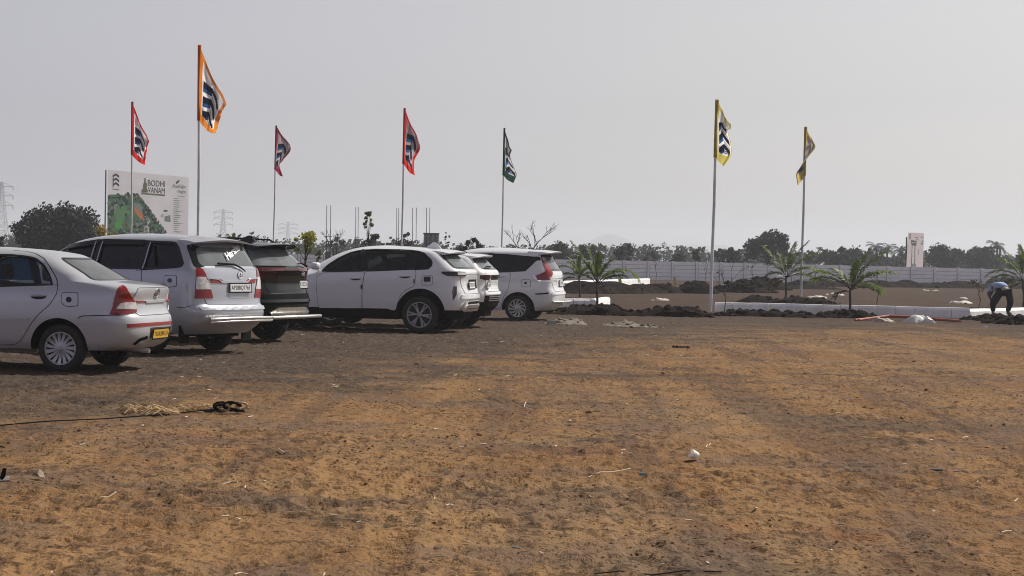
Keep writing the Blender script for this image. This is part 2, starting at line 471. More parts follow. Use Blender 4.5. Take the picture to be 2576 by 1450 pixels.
    def seats(s, rows, m='seat', z0=.62, zt=1.18):
        for x, n in rows:
            ys = (-.36, .36) if n == 2 else (-.38, 0, .38)
            mb = MB()
            if n == 3: mb.box((x, 0, (z0 + zt - .12) / 2), (.16, 1.15, zt - .12 - z0), 0, Matrix.Rotation(-.18, 3, 'Y'))
            for y in ys:
                if n == 2: mb.box((x, y, (z0 + zt - .10) / 2), (.16, .46, zt - .10 - z0), 0, Matrix.Rotation(-.18, 3, 'Y'), taper=.9)
                if n == 3 and y == 0: continue
                hz = zt + .03; v0 = len(mb.v)
                vs = []; fs = []
                for i in range(7):
                    for k in range(12):
                        a = 2 * math.pi * k / 12; b = math.pi * i / 6
                        e = lambda q, p: math.copysign(abs(q) ** p, q)
                        vs.append((x - .06 + .06 * e(math.cos(a), .6) * math.sin(b) ** .5, y + .14 * e(math.sin(a), .6) * math.sin(b) ** .5, hz + .10 * e(math.cos(b), .6)))
                for i in range(6):
                    for k in range(12): fs.append((i * 12 + k, (i + 1) * 12 + k, (i + 1) * 12 + (k + 1) % 12, i * 12 + (k + 1) % 12))
                mb.add(vs, fs)
            mb.build('seat', M[m], s.root)
        mb = MB(); a = [(rows[0][0] + .75 + .16 * math.cos(q) * .4, -.36 + .18 * math.sin(q), 1.0 + .17 * math.cos(q)) for q in np.linspace(0, 2 * math.pi, 22)]
        mb.tube(a, .014, 6); mb.build('steering_wheel', M['plastic'], s.root)
        mb = MB(); mb.box((rows[0][0] + 1.05, 0, .9), (.5, 1.3, .2)); mb.build('dashboard', M['cabin'], s.root)
    def plate(s, reg, quad, text, m, tilt_off=.015, name='number_plate', size=None):
        """number plate: flat slab facing backwards with raised lettering"""
        hs = [s.pix(*surv(reg, *p))[0] for p in quad]           # tl tr br bl
        c = sum(hs, Vector()) / 4; n = s.pix(*[sum(q) / 4 for q in zip(*[surv(reg, *p) for p in quad])])[1]
        n = Vector((n.x, 0, n.z)).normalized()                    # plates sit square across the car
        u = Vector((0, -1, 0)); v = u.cross(n) * -1
        if v.z < 0: v = -v
        w, hgt = size or ((hs[1] - hs[0]).dot(u), ((hs[0] - hs[3]).dot(v) + (hs[1] - hs[2]).dot(v)) / 2)
        o = c + n * (tilt_off + .02)
        mb = MB()
        for k, (a, b, d) in enumerate(((w, hgt, 0.0),)):
            q = [o + u * sx * a / 2 + v * sy * b / 2 + n * dz for dz in (-.02, d) for sx, sy in ((-1, -1), (1, -1), (1, 1), (-1, 1))]
            mb.add(q, [(3, 2, 1, 0), (4, 5, 6, 7), (0, 1, 5, 4), (1, 2, 6, 5), (2, 3, 7, 6), (3, 0, 4, 7)], 0)
        pl = mb.build(name, M[m], s.root, smooth=False)
        vs, fs = text_tris(text, hgt * .82, 0, .0); wid = max(p[0] for p in vs) - min(p[0] for p in vs); k = w * .90 / wid
        mb = MB(); mb.add([o + u * p[0] * k + v * p[1] + n * .002 for p in vs], fs)
        mb.build('lettering', M['ink'], pl, smooth=False)
        mb = MB(); fw, fh = w / 2 + .012, hgt / 2 + .012
        cs = [(-fw, -fh), (fw, -fh), (fw, fh), (-fw, fh)]
        for i in range(4):
            a, b = cs[i], cs[(i + 1) % 4]; mb.tube([o + u * a[0] + v * a[1] - n * .004, o + u * b[0] + v * b[1] - n * .004], .007, 5)
        mb.build('plate_frame', M['plastic'], pl)
        return pl
    def ringlogo(s, reg, c, rx, ry, kind='ring'):
        h, n = s.pix(*surv(reg, *c)); n = Vector((n.x, 0, n.z)).normalized()
        u = Vector((0, -1, 0)); v = Vector((0, 0, 1)); v = (v - n * v.dot(n)).normalized(); o = h + n * .012
        mb = MB(); el = lambda a, b, cx=0, cz=0: [o + u * (cx + a * math.cos(q)) + v * (cz + b * math.sin(q)) for q in np.linspace(0, 2 * math.pi, 25)]
        if kind == 'ring':
            mb.tube(el(rx, ry), .009, 6); mb.tube(el(rx * .42, ry * .98), .007, 6); mb.tube(el(rx * .75, ry * .36, 0, ry * .35), .007, 6)
        else:
            pts = [(.9, .75), (.35, .95), (-.9, .35), (-.55, .05), (.55, -.05), (.9, -.35), (-.35, -.95), (-.9, -.75)]
            mb.tube([o + u * p[0] * rx * -1 + v * p[1] * ry for p in pts], .012, 6)
        return mb.build('emblem', M['chrome'], s.root)
    def fuel_flap(s, reg, quad, cap=None, capm='ink'):
        o = s.panel('fuel_flap', s.P(reg, quad), 'P', r=5)
        if cap:
            (x, y, r) = cap; pts = [(x + r * math.cos(a), y + r * math.sin(a)) for a in np.linspace(0, 2 * math.pi, 13)[:-1]]
            s.part('cap_disc', M[capm], s.P(reg, pts), 'P', .011, .004, r=0, parent=o)
    def spoiler(s, xb, zb, xe, ze, hw, m, th=.035, bow=.10, under='gloss_black'):
        """roof spoiler: a tapered wing from the roof out over the rear glass"""
        vs = []; fs = []; k = 17
        for i in range(k):
            y = -1 + 2 * i / (k - 1); yy = y * hw; ed = abs(y) ** 4
            xe_ = xe + bow * y * y + .05 * ed
            cr = -.045 * y * y
            vs += [(xb, yy, zb + cr), (xb * .45 + xe_ * .55, yy, zb * .4 + ze * .6 + .012 + cr), (xe_, yy, ze + cr), (xe_ + .01, yy, ze - th * (1 - .5 * ed) + cr), (xb * .6 + xe_ * .4, yy, ze - th * 1.6 + cr), (xb, yy, zb - .10 + cr)]
        for i in range(k - 1):
            for e in range(6): e2 = (e + 1) % 6; fs.append((i * 6 + e, i * 6 + e2, i * 6 + 6 + e2, i * 6 + 6 + e))
        fs += [tuple(range(6))[::-1], tuple(range((k - 1) * 6, k * 6))]
        mb = MB(); mb.add(vs, fs); mb.m = [1 if (i < (k - 1) * 6 and i % 6 in (3, 4)) else 0 for i in range(len(fs))]
        mb.f = [tuple(reversed(f)) for f in mb.f]
        return mb.build('spoiler', [m, M[under]], s.root, sharp=40)
    def wiper(s, reg, pts):
        hs = [s.pix(*surv(reg, *p)) for p in pts]; mb = MB()
        q = [h + n * .03 for h, n in hs]; mb.tube(q, [.008 + .01 * i / max(1, len(q) - 1) for i in range(len(q))], 6)
        mb.build('wiper', M['plastic'], s.root)
    def handle(s, reg, a, b, m=None, cup=None):
        if cup:
            x, y, rx, ry = cup; s.part('handle_recess', M['ink'], s.P(reg, [(x + rx * math.cos(q), y + ry * math.sin(q)) for q in np.linspace(0, 6.283, 15)[:-1]]), 'P', .009, .003, r=0, mirror=True)
        for fl in (1, -1):
            h0, n0 = s.pix(*surv(reg, *a)); h1, n1 = s.pix(*surv(reg, *b)); mb = MB()
            pts = []
            for t in np.linspace(0, 1, 7): pts.append(h0.lerp(h1, t) + n0 * (.012 + .028 * math.sin(math.pi * t) ** .5))
            mb.tube([Vector((p.x, p.y * fl, p.z)) for p in pts], [.012, .017, .018, .018, .018, .017, .012], 8)
            mb.build('door_handle', m or s.bm, s.root)

CARS = 'cars parked side by side along the dark soil'
# ---------------------------------------------------------------- silver sedan
prof = dict(
    xr=[(.27, -.74), (.33, -.86), (.40, -.93), (.50, -.955), (.60, -.955), (.68, -.94), (.74, -.90), (.90, -.895), (1.0, -.915), (1.045, -.91), (1.075, -.80), (1.10, -.60), (1.12, -.42), (1.20, -.26), (1.30, -.07), (1.40, .12), (1.435, .20), (1.46, .34), (1.485, .55), (1.505, .85), (1.515, 1.05), (1.52, 1.15)],
    xf=[(.27, 3.1), (.35, 3.25), (.5, 3.32), (.7, 3.28), (.8, 3.18), (.88, 2.9), (.95, 2.55), (1.0, 2.3), (1.05, 2.15), (1.2, 1.93), (1.4, 1.6), (1.47, 1.42), (1.5, 1.32), (1.52, 1.25)],
    w=[(.27, .78), (.35, .815), (.5, .835), (.65, .845), (.85, .838), (.98, .815), (1.04, .785), (1.10, .752), (1.2, .715), (1.3, .67), (1.38, .625), (1.43, .575), (1.465, .51), (1.49, .42), (1.51, .28), (1.52, .12)],
    cr=.40, nr=2.9, cf=.8)
c = Car('sedan', 'silver saloon with yellow number plate, parked closest to the camera', CARS, surv(1, 570, 1310), (0, .84), rad(10.6), prof, M['silver'])
band = c.xz(1, [(503, 486), (470, 370), (420, 285), (340, 220), (250, 200), (100, 185)]) + [(1.15, 1.415), (1.38, 1.40), (1.62, 1.30), (1.93, 1.10), (1.95, 1.05)] + c.xz(1, [(0, 492)])
band = round_poly(band, .035); c.prism_y(band)
rg = c.yz(1, [(940, 437), (600, 220)]); a0, a1 = max(rg[0][0], .52), max(rg[1][0], .46)
rgl = round_poly([(-a0, 1.128), (a0, 1.128), (a1, 1.392), (-a1, 1.392)], .05); c.prism_x(rgl, -1.3, .62)
for sd in (1, -1):
    c.well(.03, .29, .37, sd); c.well(2.58, .29, .36, sd)
c.body(.80)
c.wheels(2.55, .745, .295, .185, .205, 'fan', 15)
c.seats([(1.35, 2), (.42, 3)], 'seat_light', .62, 1.17)
qw = c.xz(1, [(503, 486), (470, 370), (420, 285), (340, 220), (250, 200), (100, 185)]); bl = c.xz(1, [(0, 492)])[0]
rear_side = qw + [(1.0, 1.418), (1.02, bl[1])]
front_side = [(1.10, 1.415), (1.38, 1.40), (1.62, 1.30), (1.93, 1.10), (1.95, 1.05), (1.08, bl[1])]
for v in ('L', 'R'):
    c.part('window', M['glass_clear'], rear_side, v, -.012, 0); c.part('window', M['glass_clear'], front_side, v, -.012, 0)
    c.part('pillar_trim', M['gloss_black'], [(1.0, 1.42), (1.12, 1.42), (1.10, 1.03), (1.0, 1.03)], v, .002, .02, r=0)
    mb = MB(); c.ribbon(mb, band + [band[0]], v, .03, .003); mb.build('window_trim', M['gloss_black'], c.root)
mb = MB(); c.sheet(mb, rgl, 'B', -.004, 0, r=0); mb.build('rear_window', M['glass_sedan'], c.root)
mb = MB(); c.ribbon(mb, rgl + [rgl[0]], 'B', .035, .003); mb.build('rear_window_seal', M['gloss_black'], c.root)
door = c.P(1, [(-30, 497), (557, 478), (540, 565), (470, 668), (372, 750), (292, 850), (235, 950), (190, 1012), (145, 1044), (-30, 1048)])
c.panel('rear_door', door, 'P', mirror=True, extra=[c.P(1, [(557, 478), (545, 410), (482, 300), (425, 218), (345, 172), (260, 152), (130, 140)])])
c.handle(1, (305, 580), (442, 577), None, (374, 588, 74, 24))
c.part('window_shade', mat('blue_window_shade', (.05, .22, .46), .7, trans=.5), [(.98, 1.10), (1.80, 1.10), (1.60, 1.28), (1.35, 1.37), (1.0, 1.39)], 'R', -.03, 0, r=.02)
c.part('door_moulding', c.bm, c.P(1, [(-30, 786), (288, 787), (284, 806), (-30, 808)]), 'P', .016, .014, r=2, mirror=True)
c.fuel_flap(1, [(597, 550), (748, 548), (748, 672), (640, 682), (592, 640)], (664, 615, 27))
lamp = c.P(1, [(1150, 492), (1180, 482), (1212, 500), (1240, 550), (1288, 625), (1312, 648), (1308, 742), (1160, 762), (1055, 756), (1085, 680), (1100, 600), (1125, 530)])
for fl in (False, True):
    mb = MB(); c.sheet(mb, lamp, 'P', .013, .016, 0, 3, fl); tl = mb.build('tail_lamp', M['red_lens'], c.root)
    mb = MB(); c.sheet(mb, c.P(1, [(1114, 704), (1152, 652), (1200, 641), (1302, 641), (1310, 702), (1300, 709)]), 'P', .018, .006, 0, 2, fl); mb.build('clear_lens', M['clear_lens'], tl)
    mb = MB(); c.sheet(mb, c.P(1, [(1306, 625), (1405, 627), (1414, 641), (1310, 643)]), 'P', .014, .012, 0, 1, fl); mb.build('reflector', M['refl_red'], c.root)
c.panel('boot_lid', [(.50, 1.04), (.56, .95), (.60, .86), (.555, .75), (.50, .705), (-.50, .705), (-.555, .75), (-.60, .86), (-.56, .95), (-.50, 1.04)], 'B')
c.part('boot_garnish', M['silver'], [(.34, .885), (.30, .855), (-.30, .855), (-.34, .885)], 'B', .020, .02, r=.01)
c.ringlogo(1, (1507, 548), .062, .052)
for fl in (False, True): mb = MB(); c.ribbon(mb, c.P(1, [(752, 797), (765, 782), (800, 772), (900, 770), (1060, 765), (1160, 764)]), 'P', .012, .003, flip=fl); mb.build('bumper_seam', M['ink'], c.root)
c.part('reflective_strip', M['refl_red'], c.P(1, [(1222, 851), (1738, 816), (1738, 843), (1222, 887)]), 'P', .006, .006, r=2)
c.part('plate_recess', M['ink'], c.P(1, [(1448, 884), (1655, 870), (1650, 962), (1440, 984)]), 'P', .004, .004, r=3)
c.plate(1, [(1438, 905), (1610, 889), (1618, 966), (1436, 986)], 'TS10UB9155', 'yellow_plate', size=(.50, .105))
for fl in (False, True):
    mb = MB(); c.sheet(mb, c.P(1, [(1275, 1043), (1350, 985), (1420, 962), (1422, 990), (1350, 1012), (1300, 1052)]), 'P', .006, .01, 0, 2, fl); mb.build('bumper_inlay', M['plastic'], c.root)
mb = MB(); mb.tube([(-.55, .25, .27), (-.80, .25, .265), (-.93, .25, .255)], .03, 12); mb.build('exhaust_pipe', M['steel'], c.root)
mb = MB(); mb.box((-.45, -.1, .30), (.5, .7, .14)); mb.tube([(0, -.7, .28), (0, .7, .28)], .05, 8); mb.build('rear_axle', M['plastic'], c.root)
SEDAN = c

# ---------------------------------------------------------------- silver people carrier
prof = dict(
    xr=[(.30, -.80), (.42, -.95), (.50, -1.02), (.62, -1.035), (.69, -1.02), (.74, -.965), (1.0, -.955), (1.2, -.93), (1.28, -.90), (1.45, -.81), (1.60, -.715), (1.66, -.67), (1.70, -.58), (1.73, -.40), (1.75, -.10), (1.765, .35), (1.77, .55)],
    xf=[(.30, 3.4), (.5, 3.55), (.8, 3.5), (.95, 3.25), (1.05, 2.95), (1.12, 2.75), (1.2, 2.58), (1.53, 2.05), (1.65, 1.75), (1.71, 1.45), (1.74, 1.2), (1.765, .9), (1.77, .75)],
    w=[(.30, .78), (.42, .84), (.6, .875), (.8, .882), (1.05, .875), (1.22, .855), (1.35, .80), (1.5, .745), (1.62, .695), (1.67, .65), (1.71, .57), (1.74, .43), (1.76, .24), (1.77, .1)],
    cr=.34, nr=3.4, cf=.8)
c = Car('minivan', 'silver people carrier with a white sticker on its rear window and a steel rear guard', CARS, (538, 880), (0, -.75), rad(29), prof, M['silver2'])
qt = [(1472, 420), (1455, 445), (1385, 456), (1012, 480)]
band = c.xz(2, [(1472, 425), (1445, 330), (1420, 240), (1392, 200), (1355, 190), (1000, 172), (700, 165), (520, 162)]) + [(1.75, 1.55), (2.15, 1.32), (2.2, 1.25)] + c.xz(2, [(860, 490), (1012, 480), (1385, 458), (1455, 447)])
band = round_poly(band, .03); c.prism_y(band)
zt = 1.595
rgo = round_poly([(-.745, 1.27), (.745, 1.27), (.66, 1.61), (-.66, 1.61)], .07)
rgi = round_poly([(-.66, 1.30), (.66, 1.30), (.585, 1.575), (-.585, 1.575)], .09); c.prism_x(rgi, -1.4, -.45)
for sd in (1, -1):
    c.well(0, .325, .41, sd); c.well(2.75, .325, .41, sd)
c.body(.85)
c.wheels(2.75, .755, .325, .21, .20, 'fan', 10)
c.seats([(1.65, 2), (.75, 3), (-.25, 3)], 'seat', .7, 1.28)
X = lambda x, y: c.xz(2, [(x, y)])[0]
zb = X(1010, 480)[1]; zt = X(1000, 172)[1]
for v in ('L', 'R'):
    xs = [X(1045, 450)[0], X(985, 470)[0], X(545, 480)[0] if False else .93]
    c.part('quarter_window', M['glass_tint'], c.xz(2, [(1472, 425), (1445, 330), (1420, 240), (1392, 200), (1355, 190), (1040, 175), (1050, 478), (1385, 458), (1455, 447)]), v, -.012, 0)
    c.part('window', M['glass_tint'], [(xs[1], zb), (xs[1] + .01, zt), (.98, zt), (.96, zb - .01)], v, -.012, 0)
    c.part('window', M['glass_tint'], [(1.10, zb - .01), (1.09, zt), (1.75, 1.56), (2.14, 1.33), (2.18, 1.25)], v, -.012, 0)
    c.part('pillar_trim', M['gloss_black'], [(xs[0] - .02, zt + .005), (xs[1] + .02, zt + .005), (xs[1] + .02, zb - .005), (xs[0] - .02, zb - .005)], v, .003, .02, r=0)
    c.part('pillar_trim', M['gloss_black'], [(.98, zt + .005), (1.10, zt + .005), (1.12, zb - .01), (.95, zb - .01)], v, .003, .02, r=0)
    for xx in (xs[0] - .01, .975, 1.105):
        mb = MB(); c.ribbon(mb, [(xx + .012, zb - .005), (xx, zt - .02)], v, .022, .024); mb.build('pillar_strip', M['silver2'], c.root)
    c.part('quarter_divider', M['plastic'], c.xz(2, [(1140, 225), (1170, 225), (1195, 450), (1165, 450)]), v, .0, .02, r=0)
    c.part('rain_visor', M['gloss_black'], [(xs[1] + .02, zt + .01), (1.0, zt + .012), (1.0, zt - .06), (xs[1] + .02, zt - .06)], v, .02, .015, r=.01)
    c.part('rain_visor', M['gloss_black'], [(1.06, zt + .01), (1.75, 1.565), (1.72, 1.50), (1.06, zt - .06)], v, .02, .015, r=.01)
    mb = MB(); c.ribbon(mb, band + [band[0]], v, .045, .003); mb.build('window_trim', M['gloss_black'], c.root)
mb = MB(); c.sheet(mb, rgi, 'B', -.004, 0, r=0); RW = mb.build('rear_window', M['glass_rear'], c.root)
mid = [((a[0] + b[0]) / 2, (a[1] + b[1]) / 2) for a, b in zip(rgo, rgi)]
mb = MB()
k = len(rgo); v3 = [c.hit(p, 'B') for p in rgo] + [c.hit(p, 'B') for p in mid] + [c.hit(p, 'B') for p in rgi]
mb.add([h + n * .003 for h, n in v3], [(r0 * k + i, r0 * k + (i + 1) % k, (r0 + 1) * k + (i + 1) % k, (r0 + 1) * k + i) for r0 in (0, 1) for i in range(k)])
mb.build('rear_window_frame', M['gloss_black'], c.root)
h, n = c.pix(*surv(2, 2015, 300)); u = Vector((0, -1, 0)); v = (Vector((0, 0, 1)) - n * n.z).normalized(); u = v.cross(n).normalized(); u = u if u.y < 0 else -u
vs, fs = text_tris('Harshu', .16, .3, .006); ca, sa = math.cos(.42), math.sin(.42)
mb = MB(); mb.add([h + u * (p[0] * ca - p[1] * sa) + v * (p[0] * sa + p[1] * ca) + n * .014 for p in vs], fs); mb.build('sticker', M['sticker'], RW, smooth=False)
c.spoiler(-.42, 1.725, -.86, 1.685, .66, M['silver2'], .03, .08)
c.wiper(2, [(2150, 515), (2110, 480), (2030, 440), (1850, 430)])
lp = [(1622, 466), (1690, 480), (1722, 530), (1760, 640), (1790, 740), (1808, 806), (1600, 810), (1610, 700), (1617, 560)]
for fl in (False, True):
    mb = MB(); c.sheet(mb, c.P(2, lp), 'P', .012, .015, 0, 3, fl); tl = mb.build('tail_lamp', M['red_lens'], c.root)
    mb = MB(); c.sheet(mb, c.P(2, [(1622, 568), (1726, 570), (1786, 706), (1616, 708)]), 'P', .017, .006, 0, 3, fl); mb.build('clear_lens', M['clear_lens'], tl)
    mb = MB(); c.sheet(mb, c.P(2, [(1772, 592), (1888, 595), (1950, 630), (1930, 642), (1786, 636)]), 'P', .014, .012, 0, 2, fl); mb.build('reflector', M['refl_red'], c.root)
c.panel('tailgate', [(.72, 1.255), (.70, 1.0), (.665, .86), (.60, .735), (-.60, .735), (-.665, .86), (-.70, 1.0), (-.72, 1.255)], 'B')
c.part('tailgate_garnish', M['silver2'], [(.60, 1.135), (.40, 1.125), (.33, 1.085), (-.33, 1.085), (-.40, 1.125), (-.60, 1.135), (-.60, 1.115), (-.38, 1.10), (-.31, 1.055), (.31, 1.055), (.38, 1.10), (.60, 1.115)], 'B', .022, .022, r=.008)
c.part('plate_recess', M['silver2'], c.P(2, [(1972, 640), (2242, 632), (2235, 770), (2200, 800), (2000, 805), (1975, 780)]), 'P', .009, .008, r=4)
c.plate(2, [(1985, 650), (2212, 642), (2210, 733), (1985, 738)], 'AP28BQ7765', 'white_plate', size=(.50, .11))
c.ringlogo(2, (2105, 552), .055, .045)
c.part('bumper_step', M['silver2'], [(.76, .70), (.74, .655), (-.74, .655), (-.76, .70)], 'B', .018, .03, r=.01)
mb = MB()
for zz, rr_ in ((.532, .024), (.490, .018)):
    mb.tube([(-1.06, .68, zz - .004), (-1.11, .60, zz), (-1.135, .3, zz + .006), (-1.135, -.3, zz + .006), (-1.10, -.70, zz), (-1.03, -.84, zz)], rr_, 12)
for yy in (.55, -.60): mb.box((-1.07, yy, .51), (.10, .035, .06))
mb.build('bumper_guard', M['steel'], c.root)
c.fuel_flap(2, [(1268, 556), (1402, 553), (1404, 672), (1300, 682), (1268, 650)], (1330, 608, 25), 'blue_disc')
c.panel('rear_door', c.xz(2, [(1012, 488), (1012, 600)]) + [(.08, .95), (.22, .80), (.42, .62), (.48, .42), (1.02, .42), (1.0, zb - .02)], 'L', mirror=True)
mb = MB(); c.ribbon(mb, c.P(2, [(1412, 908), (1500, 905), (1560, 890)]), 'P', .01, .003); mb.build('bumper_seam', M['ink'], c.root)
mb = MB(); mb.box((-.45, -.1, .33), (.5, .7, .16)); mb.tube([(0, -.7, .32), (0, .7, .32)], .06, 8); mb.build('rear_axle', M['plastic'], c.root)
for yy in (-.74, .74): mb = MB(); mb.box((-.62, yy, .30), (.02, .22, .26)); mb.build('mud_flap', M['plastic'], c.root)

# ---------------------------------------------------------------- black SUV
M['mid_red'] = mat('smoked_red_lens', (.10, .010, .012), .15, coat=.3)
prof = dict(
    xr=[(.32, -.72), (.42, -.88), (.52, -.93), (.62, -.94), (.80, -.93), (.86, -.90), (1.0, -.885), (1.17, -.90), (1.22, -.93), (1.265, -.925), (1.295, -.86), (1.45, -.70), (1.58, -.555), (1.63, -.49), (1.665, -.36), (1.69, -.1), (1.705, .3), (1.71, .5)],
    xf=[(.32, 3.3), (.5, 3.5), (.9, 3.45), (1.03, 3.1), (1.1, 2.7), (1.2, 2.4), (1.45, 1.95), (1.62, 1.55), (1.67, 1.3), (1.70, .95), (1.71, .75)],
    w=[(.32, .84), (.5, .91), (.7, .925), (.95, .92), (1.2, .89), (1.3, .84), (1.45, .76), (1.57, .695), (1.62, .65), (1.66, .56), (1.69, .42), (1.705, .24), (1.71, .1)],
    cr=.42, nr=2.9, cf=.8)
c = Car('black_suv', 'black sport utility vehicle with silver skid plate, between the silver people carrier and white car', CARS, (674, 855), (0, -.78), rad(24), prof, M['black'], clad_z=.60)
band = round_poly([(-.30, 1.34), (-.20, 1.55), (.2, 1.60), (1.0, 1.60), (1.4, 1.55), (1.9, 1.30), (1.95, 1.22), (.3, 1.24), (-.1, 1.27)], .03); c.prism_y(band)
rgo = round_poly([(-.76, 1.30), (.76, 1.30), (.74, 1.36), (.60, 1.585), (-.60, 1.585), (-.74, 1.36)], .04); c.prism_x(rgo, -1.4, -.3)
for sd in (1, -1):
    c.well(0, .36, .45, sd); c.well(2.76, .36, .45, sd)
c.body(.88)
c.wheels(2.76, .80, .36, .225, .24, 'pair', 5)
c.seats([(1.6, 2), (.7, 3)], 'seat', .72, 1.25)
for v in ('L', 'R'):
    c.part('window', M['glass_tint2'], band, v, -.012, 0, r=0)
    mb = MB(); c.ribbon(mb, band + [band[0]], v, .04, .003); mb.build('window_trim', M['chrome'], c.root)
    c.panel('rear_door', [(.05, 1.18), (.12, .95), (.35, .75), (.5, .48), (1.05, .48), (1.02, 1.18)], v)
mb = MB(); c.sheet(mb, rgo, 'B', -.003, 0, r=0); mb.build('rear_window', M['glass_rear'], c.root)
c.spoiler(-.30, 1.685, -.80, 1.66, .61, M['black'], .03, .10)
c.wiper(3, [(725, 440), (790, 420), (865, 428)])
for sgn in (1, -1):
    mb = MB(); c.sheet(mb, [(sgn * .86, 1.262), (sgn * .22, 1.262), (sgn * .22, 1.225), (sgn * .86, 1.20)], 'B', .01, .012, 0, .006); tl = mb.build('tail_lamp', M['mid_red'], c.root)
    mb = MB(); c.sheet(mb, [(sgn * .84, 1.19), (sgn * .45, 1.20), (sgn * .50, 1.10), (sgn * .80, 1.07)], 'B', .008, .01, 0, .02); mb.build('lower_lens', M['dark_red_lens'], tl)
c.part('light_bar', M['dark_red_lens'], [(.215, 1.262), (-.215, 1.262), (-.215, 1.225), (.215, 1.225)], 'B', .01, .012, r=.003)
c.panel('tailgate', [(.70, 1.19), (.66, .95), (.58, .845), (-.58, .845), (-.66, .95), (-.70, 1.19)], 'B')
c.part('gate_inset', M['gloss_black'], [(.40, 1.13), (.42, .93), (.36, .90), (-.36, .90), (-.42, .93), (-.40, 1.13)], 'B', -.004 + .012, .01, r=.02)
c.plate(3, [(652, 620), (836, 612), (846, 682), (668, 692)], 'TS07JR2225', 'white_plate', size=(.50, .12))
c.ringlogo(3, (795, 532), .05, .035, 's')
c.part('lower_cladding', M['plastic'], [(.80, .83), (.82, .70), (.80, .62), (-.80, .62), (-.82, .70), (-.80, .83)], 'B', .008, .01, r=.01)
c.part('bumper_band', M['gloss_black'], [(.82, .74), (.82, .69), (-.82, .69), (-.82, .74)], 'B', .03, .03, r=.01)
c.part('skid_plate', M['steel'], [(.42, .605), (.62, .53), (.58, .49), (-.58, .49), (-.62, .53), (-.42, .605)], 'B', .035, .04, r=.01)
mb = MB(); mb.tube([(-.85, .95, .44), (-1.03, .80, .445), (-1.10, .3, .45), (-1.10, -.3, .45), (-1.03, -.80, .445), (-.88, -.95, .44)], .030, 12); mb.build('bumper_guard', M['steel'], c.root)
mb = MB()
for yy in (.58, -.58): mb.tube([(-.25, yy, 1.67), (-.12, yy, 1.735), (.7, yy, 1.76), (1.2, yy, 1.73), (1.35, yy, 1.68)], .016, 8)
mb.build('roof_rail', M['gloss_black'], c.root)
mb = MB(); mb.add([(-.05, 0, 1.80), (-.12, 0, 1.80), (-.22, .04, 1.69), (-.22, -.04, 1.69), (.12, .04, 1.69), (.12, -.04, 1.69)], [(0, 1, 2, 4), (1, 0, 5, 3), (1, 3, 2), (0, 4, 5), (2, 3, 5, 4)]); mb.build('roof_antenna', M['gloss_black'], c.root)
mb = MB(); mb.box((-.4, 0, .36), (.5, .7, .14)); mb.tube([(0, -.7, .34), (0, .7, .34)], .06, 8); mb.build('rear_axle', M['plastic'], c.root)

# ---------------------------------------------------------------- large white SUV, side on
prof = dict(
    xr=[(.25, -.62), (.36, -.78), (.46, -.87), (.60, -.90), (.80, -.89), (.92, -.86), (1.05, -.85), (1.15, -.87), (1.22, -.865), (1.27, -.81), (1.42, -.63), (1.55, -.47), (1.60, -.40), (1.635, -.28), (1.665, .0), (1.69, .35), (1.705, .7), (1.71, .85)],
    xf=[(.25, 3.5), (.5, 3.72), (.9, 3.68), (1.02, 3.3), (1.1, 2.85), (1.17, 2.55), (1.3, 2.32), (1.45, 2.05), (1.58, 1.75), (1.65, 1.5), (1.69, 1.25), (1.705, 1.05), (1.71, .95)],
    w=[(.25, .82), (.36, .88), (.46, .915), (.62, .925), (.8, .925), (1.0, .92), (1.15, .90), (1.24, .87), (1.35, .81), (1.5, .735), (1.58, .685), (1.62, .635), (1.655, .55), (1.685, .40), (1.70, .24), (1.71, .1)],
    cr=.40, nr=2.7, cf=.8)
c = Car('white_suv', 'white sport utility vehicle standing side-on with a ten-spoke alloy wheel', CARS, surv(4, 1435, 1155), (0, .92), rad(12), prof, M['white'], clad_z=.45)
top = [(1545, 230), (1500, 185), (1430, 160), (1335, 147), (1200, 140), (900, 134), (700, 150), (600, 175)]
band = c.xz(4, [(1550, 372), (1590, 335), (1597, 290), (1580, 260)] + top + [(450, 245), (330, 325), (265, 385), (262, 405)] + [(700, 396), (1200, 386), (1480, 376)])
band = round_poly(band, .02); c.prism_y(band)
rgl = round_poly([(-.72, 1.285), (.72, 1.285), (.60, 1.56), (-.60, 1.56)], .05); c.prism_x(rgl, -1.4, -.2)
for sd in (1, -1):
    c.well(-.02, .37, .50, sd); c.well(2.83, .37, .49, sd)
c.body(.88)
c.wheels(2.85, .81, .36, .225, .255, 'pair', 6)
c.seats([(1.65, 2), (.75, 3), (-.05, 2)], 'seat', .72, 1.25)
X = lambda x, y: c.xz(4, [(x, y)])[0]
for v in ('L', 'R'):
    c.part('window', M['glass_tint'], c.xz(4, [(760, 398), (765, 140), (700, 150), (600, 175), (450, 245), (330, 325), (265, 385), (262, 405)]), v, -.012, 0, r=.01)
    c.part('window', M['glass_tint'], c.xz(4, [(790, 396), (795, 138), (900, 134), (1200, 140), (1300, 145), (1280, 384)]), v, -.012, 0, r=.01)
    c.part('quarter_window', M['glass_tint2'], c.xz(4, [(1330, 382), (1345, 150), (1430, 160), (1500, 185), (1545, 230), (1580, 260), (1597, 290), (1590, 335), (1550, 372), (1480, 378)]), v, -.012, 0, r=.01)
    c.part('pillar_trim', M['gloss_black'], c.xz(4, [(735, 400), (740, 136), (800, 132), (820, 396)]), v, .002, .02, r=0)
    c.part('pillar_trim', M['gloss_black'], c.xz(4, [(1275, 388), (1290, 140), (1350, 146), (1340, 384)]), v, .002, .02, r=0)
    mb = MB(); c.ribbon(mb, band + [band[0]], v, .035, .003); mb.build('window_trim', M['gloss_black'], c.root)
mb = MB(); c.sheet(mb, rgl, 'B', -.004, 0, r=0); mb.build('rear_window', M['glass_rear'], c.root)
